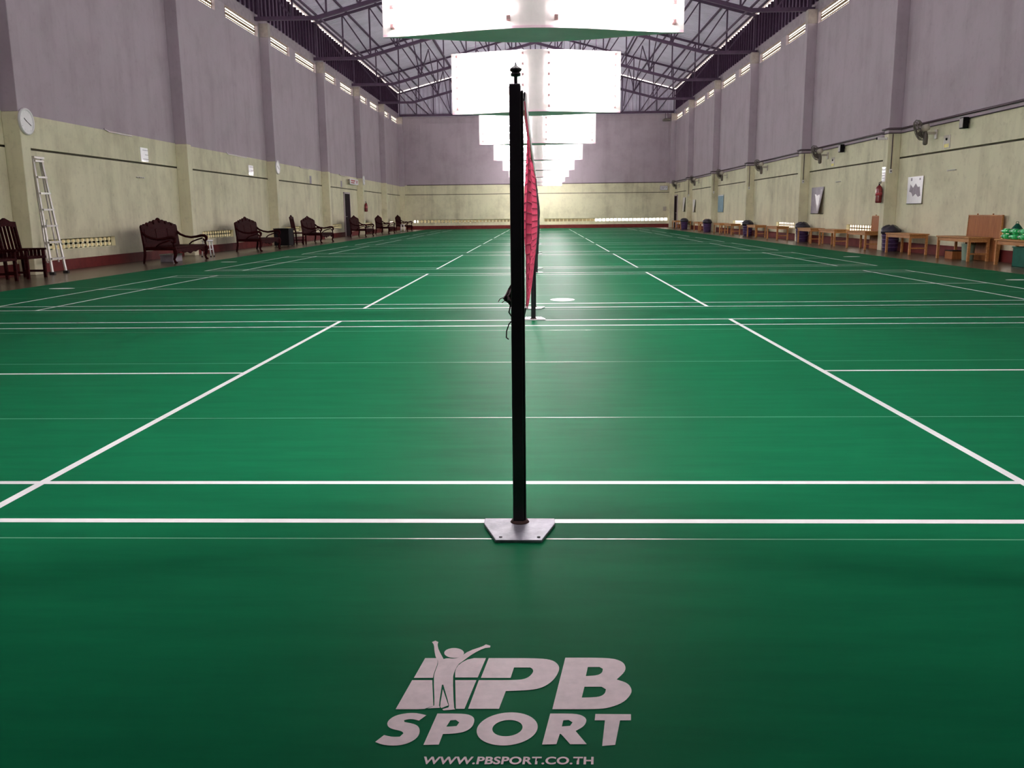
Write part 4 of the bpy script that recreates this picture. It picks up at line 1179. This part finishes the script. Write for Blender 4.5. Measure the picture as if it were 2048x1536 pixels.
# conduits along the paint change
m = MB()
def drop_path(z, off): 
    pts = []
    y = YN + .3
    for c in RCOL:
        if c < 0: continue
        pts += [(XR - off, c - .10, z), (XR - .33 - off, c - .06, z), (XR - .33 - off, c + .36, z), (XR - off, c + .40, z)]
    return [(XR - off, y, z)] + pts + [(XR - off, YF - .4, z)]
m = MB(); m.tube(drop_path(3.17, .03), .028, 8); tag(m.build('conduit_pipe', 'pipe'), 'dark conduit pipe along the paint change on the right wall', 'pipe')
m = MB(); m.tube(drop_path(3.06, .02), .014, 6); tag(m.build('thin_cable', 'pipe'), 'thin dark cable just below the conduit on the right wall', 'cable')
m = MB(); m.tube([(XL + .5, YF - .03, 3.13), (XR - .6, YF - .03, 3.15)], .022, 8); tag(m.build('conduit_pipe', 'pipe'), 'dark conduit pipe along the paint change of the far wall', 'pipe')
for i, c in enumerate([c for c in RCOL if c > 20]):
    t = thing('switch_drop', 'dark pipe and light switch running down the %s right column' % NTH[i], 'switch', (XR - .22, c - .012, 0), group='switch drops on the right columns')
    m = MB(); m.tube([(0, 0, 3.04), (0, 0, 2.14)], .012, 8); m.build('pipe', 'pipe', t)
    m = MB(); m.box(-.035, .035, -.022, .011, 2.03, 2.14); s = m.build('switch_box', 'white', t, bevel=.004)
    m = MB(); m.box(-.012, .012, -.027, -.022, 2.065, 2.105); m.build('rocker', 'black', s)
# ragged strips along the paint change on the left
for i, (y0, y1) in enumerate(((17.9, 19.3), (26.0, 28.0), (34.8, 36.3), (42.3, 43.6))):
    m = MB()
    m.bar((XL + .008, y0, 3.10), (XL + .03, y0 + .16, 3.05), .02, .03); m.bar((XL + .02, y0 + .16, 3.05), (XL + .012, y1, 3.04), .014, .022)
    tag(m.build('loose_strip', 'face'), 'loose pale strip peeling from the paint change, %s left bay' % NTH[i], 'strip', 'loose strips on the left wall')

# posters, notices, plates
def make_poster(name, label, y0, y1, z0, z1, base, shapes, group, curl=0.0):
    t = thing(name, label, 'poster', (XR - .012, y0, z0), group=group)
    W_, H_ = y1 - y0, z1 - z0
    m = MB()
    N = 8
    def X(u, v): return -.012 - curl * (max(0, 1 - u) ** 2) * (1 - v)
    g = [[m.bm.verts.new((X(i / N, j / N), W_ * i / N, H_ * j / N)) for j in range(N + 1)] for i in range(N + 1)]
    for i in range(N):
        for j in range(N): m.bm.faces.new((g[i][j], g[i + 1][j], g[i + 1][j + 1], g[i][j + 1]))
    m.bm.normal_update(); bmesh.ops.solidify(m.bm, geom=m.bm.faces[:], thickness=.006)
    m.build('sheet', base, t)
    for nm, poly, mn in shapes:
        k = MB(); k.prism(poly, lambda u, v, h: (X(u, v) - h, W_ * u, H_ * v), .004, .008); k.build(nm, mn, t)
    m = MB(); m.box(-.02, 0, -.02, W_ + .02, -.012, .0); m.build('lower_bar', 'black', t)
    return t
G_ = 'posters on the right wall'
make_poster('poster', 'white and grey poster on the right wall, nearest to the camera', 19.85, 20.78, 1.23, 1.90, 'paper',
            [('print_patch', [(.10, .28), (.18, .62), (.30, .60), (.45, .74), (.62, .58), (.80, .72), (.86, .45), (.70, .40), (.60, .26), (.42, .36), (.25, .24)], 'greyprint'),
             ('print_patch', [(.15, .86), (.24, .86), (.24, .93), (.15, .93)], 'greyprint'),
             ('print_patch', [(.70, .84), (.80, .84), (.80, .95), (.70, .95)], 'greyprint')], G_, .01)
make_poster('poster', 'grey poster with a painted white heart-like reflection past the nearest right column', 27.7, 29.05, .98, 1.86, 'greyprint',
            [('painted_reflection', [(.28, .08), (.62, .60), (.70, .74), (.55, .72), (.48, .66), (.30, .80), (.14, .92), (.12, .60), (.20, .20)], 'paper')], G_, .16)  # lamp reflection on the curled glossy sheet, put in as white colour
make_poster('poster', 'plain blue poster past the third right column', 44.3, 45.7, 1.05, 1.93, 'bluep',
            [('white_corner', [(.02, .94), (.98, .94), (.98, .99), (.02, .99)], 'paper')], G_)
make_poster('poster', 'pale poster with dark near edge past the fourth right column', 52.7, 53.7, 1.06, 1.80, 'paper', [('dark_edge', [(.0, .0), (.25, .0), (.10, 1.0), (.0, 1.0)], 'black')], G_, .10)
make_poster('poster', 'farthest pale poster with dark near edge on the right wall', 56.6, 57.6, 1.10, 2.0, 'paper', [('dark_edge', [(.0, .0), (.25, .0), (.10, 1.0), (.0, 1.0)], 'black')], G_, .10)
def switchplate(label, y, z, lab2=True):
    t = thing('control_plate', label, 'control plate', (XR, y, z), group='pale control plates below the fans')
    m = MB(); m.box(-.012, 0, -.17, .17, -.15, .15); m.build('plate', 'fanw', t, bevel=.003)
    m = MB(); m.box(-.016, -.012, -.12, .12, -.13, -.05); m.build('yellow_label', 'yellow', t)
    m = MB(); m.lathe([(.03, .0), (.028, .02), (.001, .022)], n=14, axis='x')
    for v in m.bm.verts: v.co.x = -.012 - v.co.x; v.co.z += .06
    m.build('knob', 'black', t)
switchplate('pale control plate with yellow label under the nearest right fan', 18.75, 2.63)
switchplate('pale control plate under the second right fan', 27.0, 2.62)
t = thing('instruction_card', 'white instruction card above the extinguisher on the nearest right column', 'notice', (XR - .33, 21.54, 1.82))
m = MB(); m.box(-.01, 0, 0, .22, 0, .38); m.build('card', 'paper', t)
for z in (.08, .15, .22, .29):
    m = MB(); m.box(-.012, -.01, .03, .19, z, z + .02); m.build('text_line', 'greyprint', t)

# far wall: exit sign on the right, bell lamp
t = thing('exit_sign', 'white framed sign with dark lettering at the right end of the far wall', 'sign', (8.62, YF - .10, 2.62))
m = MB(); m.box(0, .50, 0, .08, 0, .27); m.build('case', 'paper', t, bevel=.01)
m = MB(); m.box(-.015, .515, -.005, .05, .27, .29); m.box(-.015, .515, -.005, .05, -.02, 0); m.box(-.02, 0, -.005, .05, -.02, .29); m.box(.50, .52, -.005, .05, -.02, .29); m.build('frame', 'greyprint', t)
for a, b, c, d in ((.06, .32, .16, .20), (.06, .28, .07, .11)):
    m = MB(); m.box(a, b, -.008, 0, c, d); m.build('lettering', 'greyprint', t)
m = MB(); m.prism([(.37, .06), (.40, .06), (.44, .17), (.46, .21), (.36, .21), (.36, .18), (.41, .18)], lambda u, v, h: (u, h, v), -.008, 0); m.build('arrow', 'greyprint', t)
t = thing('bell_lamp', 'small round bell lamp under the truss at the far right corner', 'lamp', (8.92, YF - .35, 7.32))
m = MB(); m.lathe([(.26, 0), (.30, .03), (.28, .10), (.16, .17), (.10, .19)], n=18); m.build('shade', 'fan', t)
m = MB(); m.tube([(-.08, 0, .18), (-.08, 0, .56)], .02, 6); m.tube([(.08, 0, .18), (.08, 0, .56)], .02, 6); m.build('hanger', 'steel', t)
m = MB(); m.box(9.05, 9.3, YF - .04, YF, 1.0, 1.5)
m = MB(); m.box(8.85, 9.08, YF - .03, YF, 1.15, 1.45)
tag(m.build('wall_box', 'fanw'), 'small pale box on the far wall left of the end door', 'box')
# greenery outside the nearest right ventilation blocks
m = MB(); m.bm.free(); m = MB()
bmesh.ops.create_icosphere(m.bm, subdivisions=3, radius=1)
for v in m.bm.verts:
    p = v.co.copy()
    k = 1 + .18 * math.sin(p.x * 9 + p.y * 5) + .14 * math.sin(p.z * 13 + p.y * 7)
    v.co = Vector((p.x * .5 * k, p.y * 1.0 * k, p.z * .8 * k))
o = m.build('garden_shrub', 'greenout'); o.location = (XR + .85, 21.9, .35)
tag(o, 'bright green shrub outside, glimpsed through the second right ventilation blocks', 'shrub')
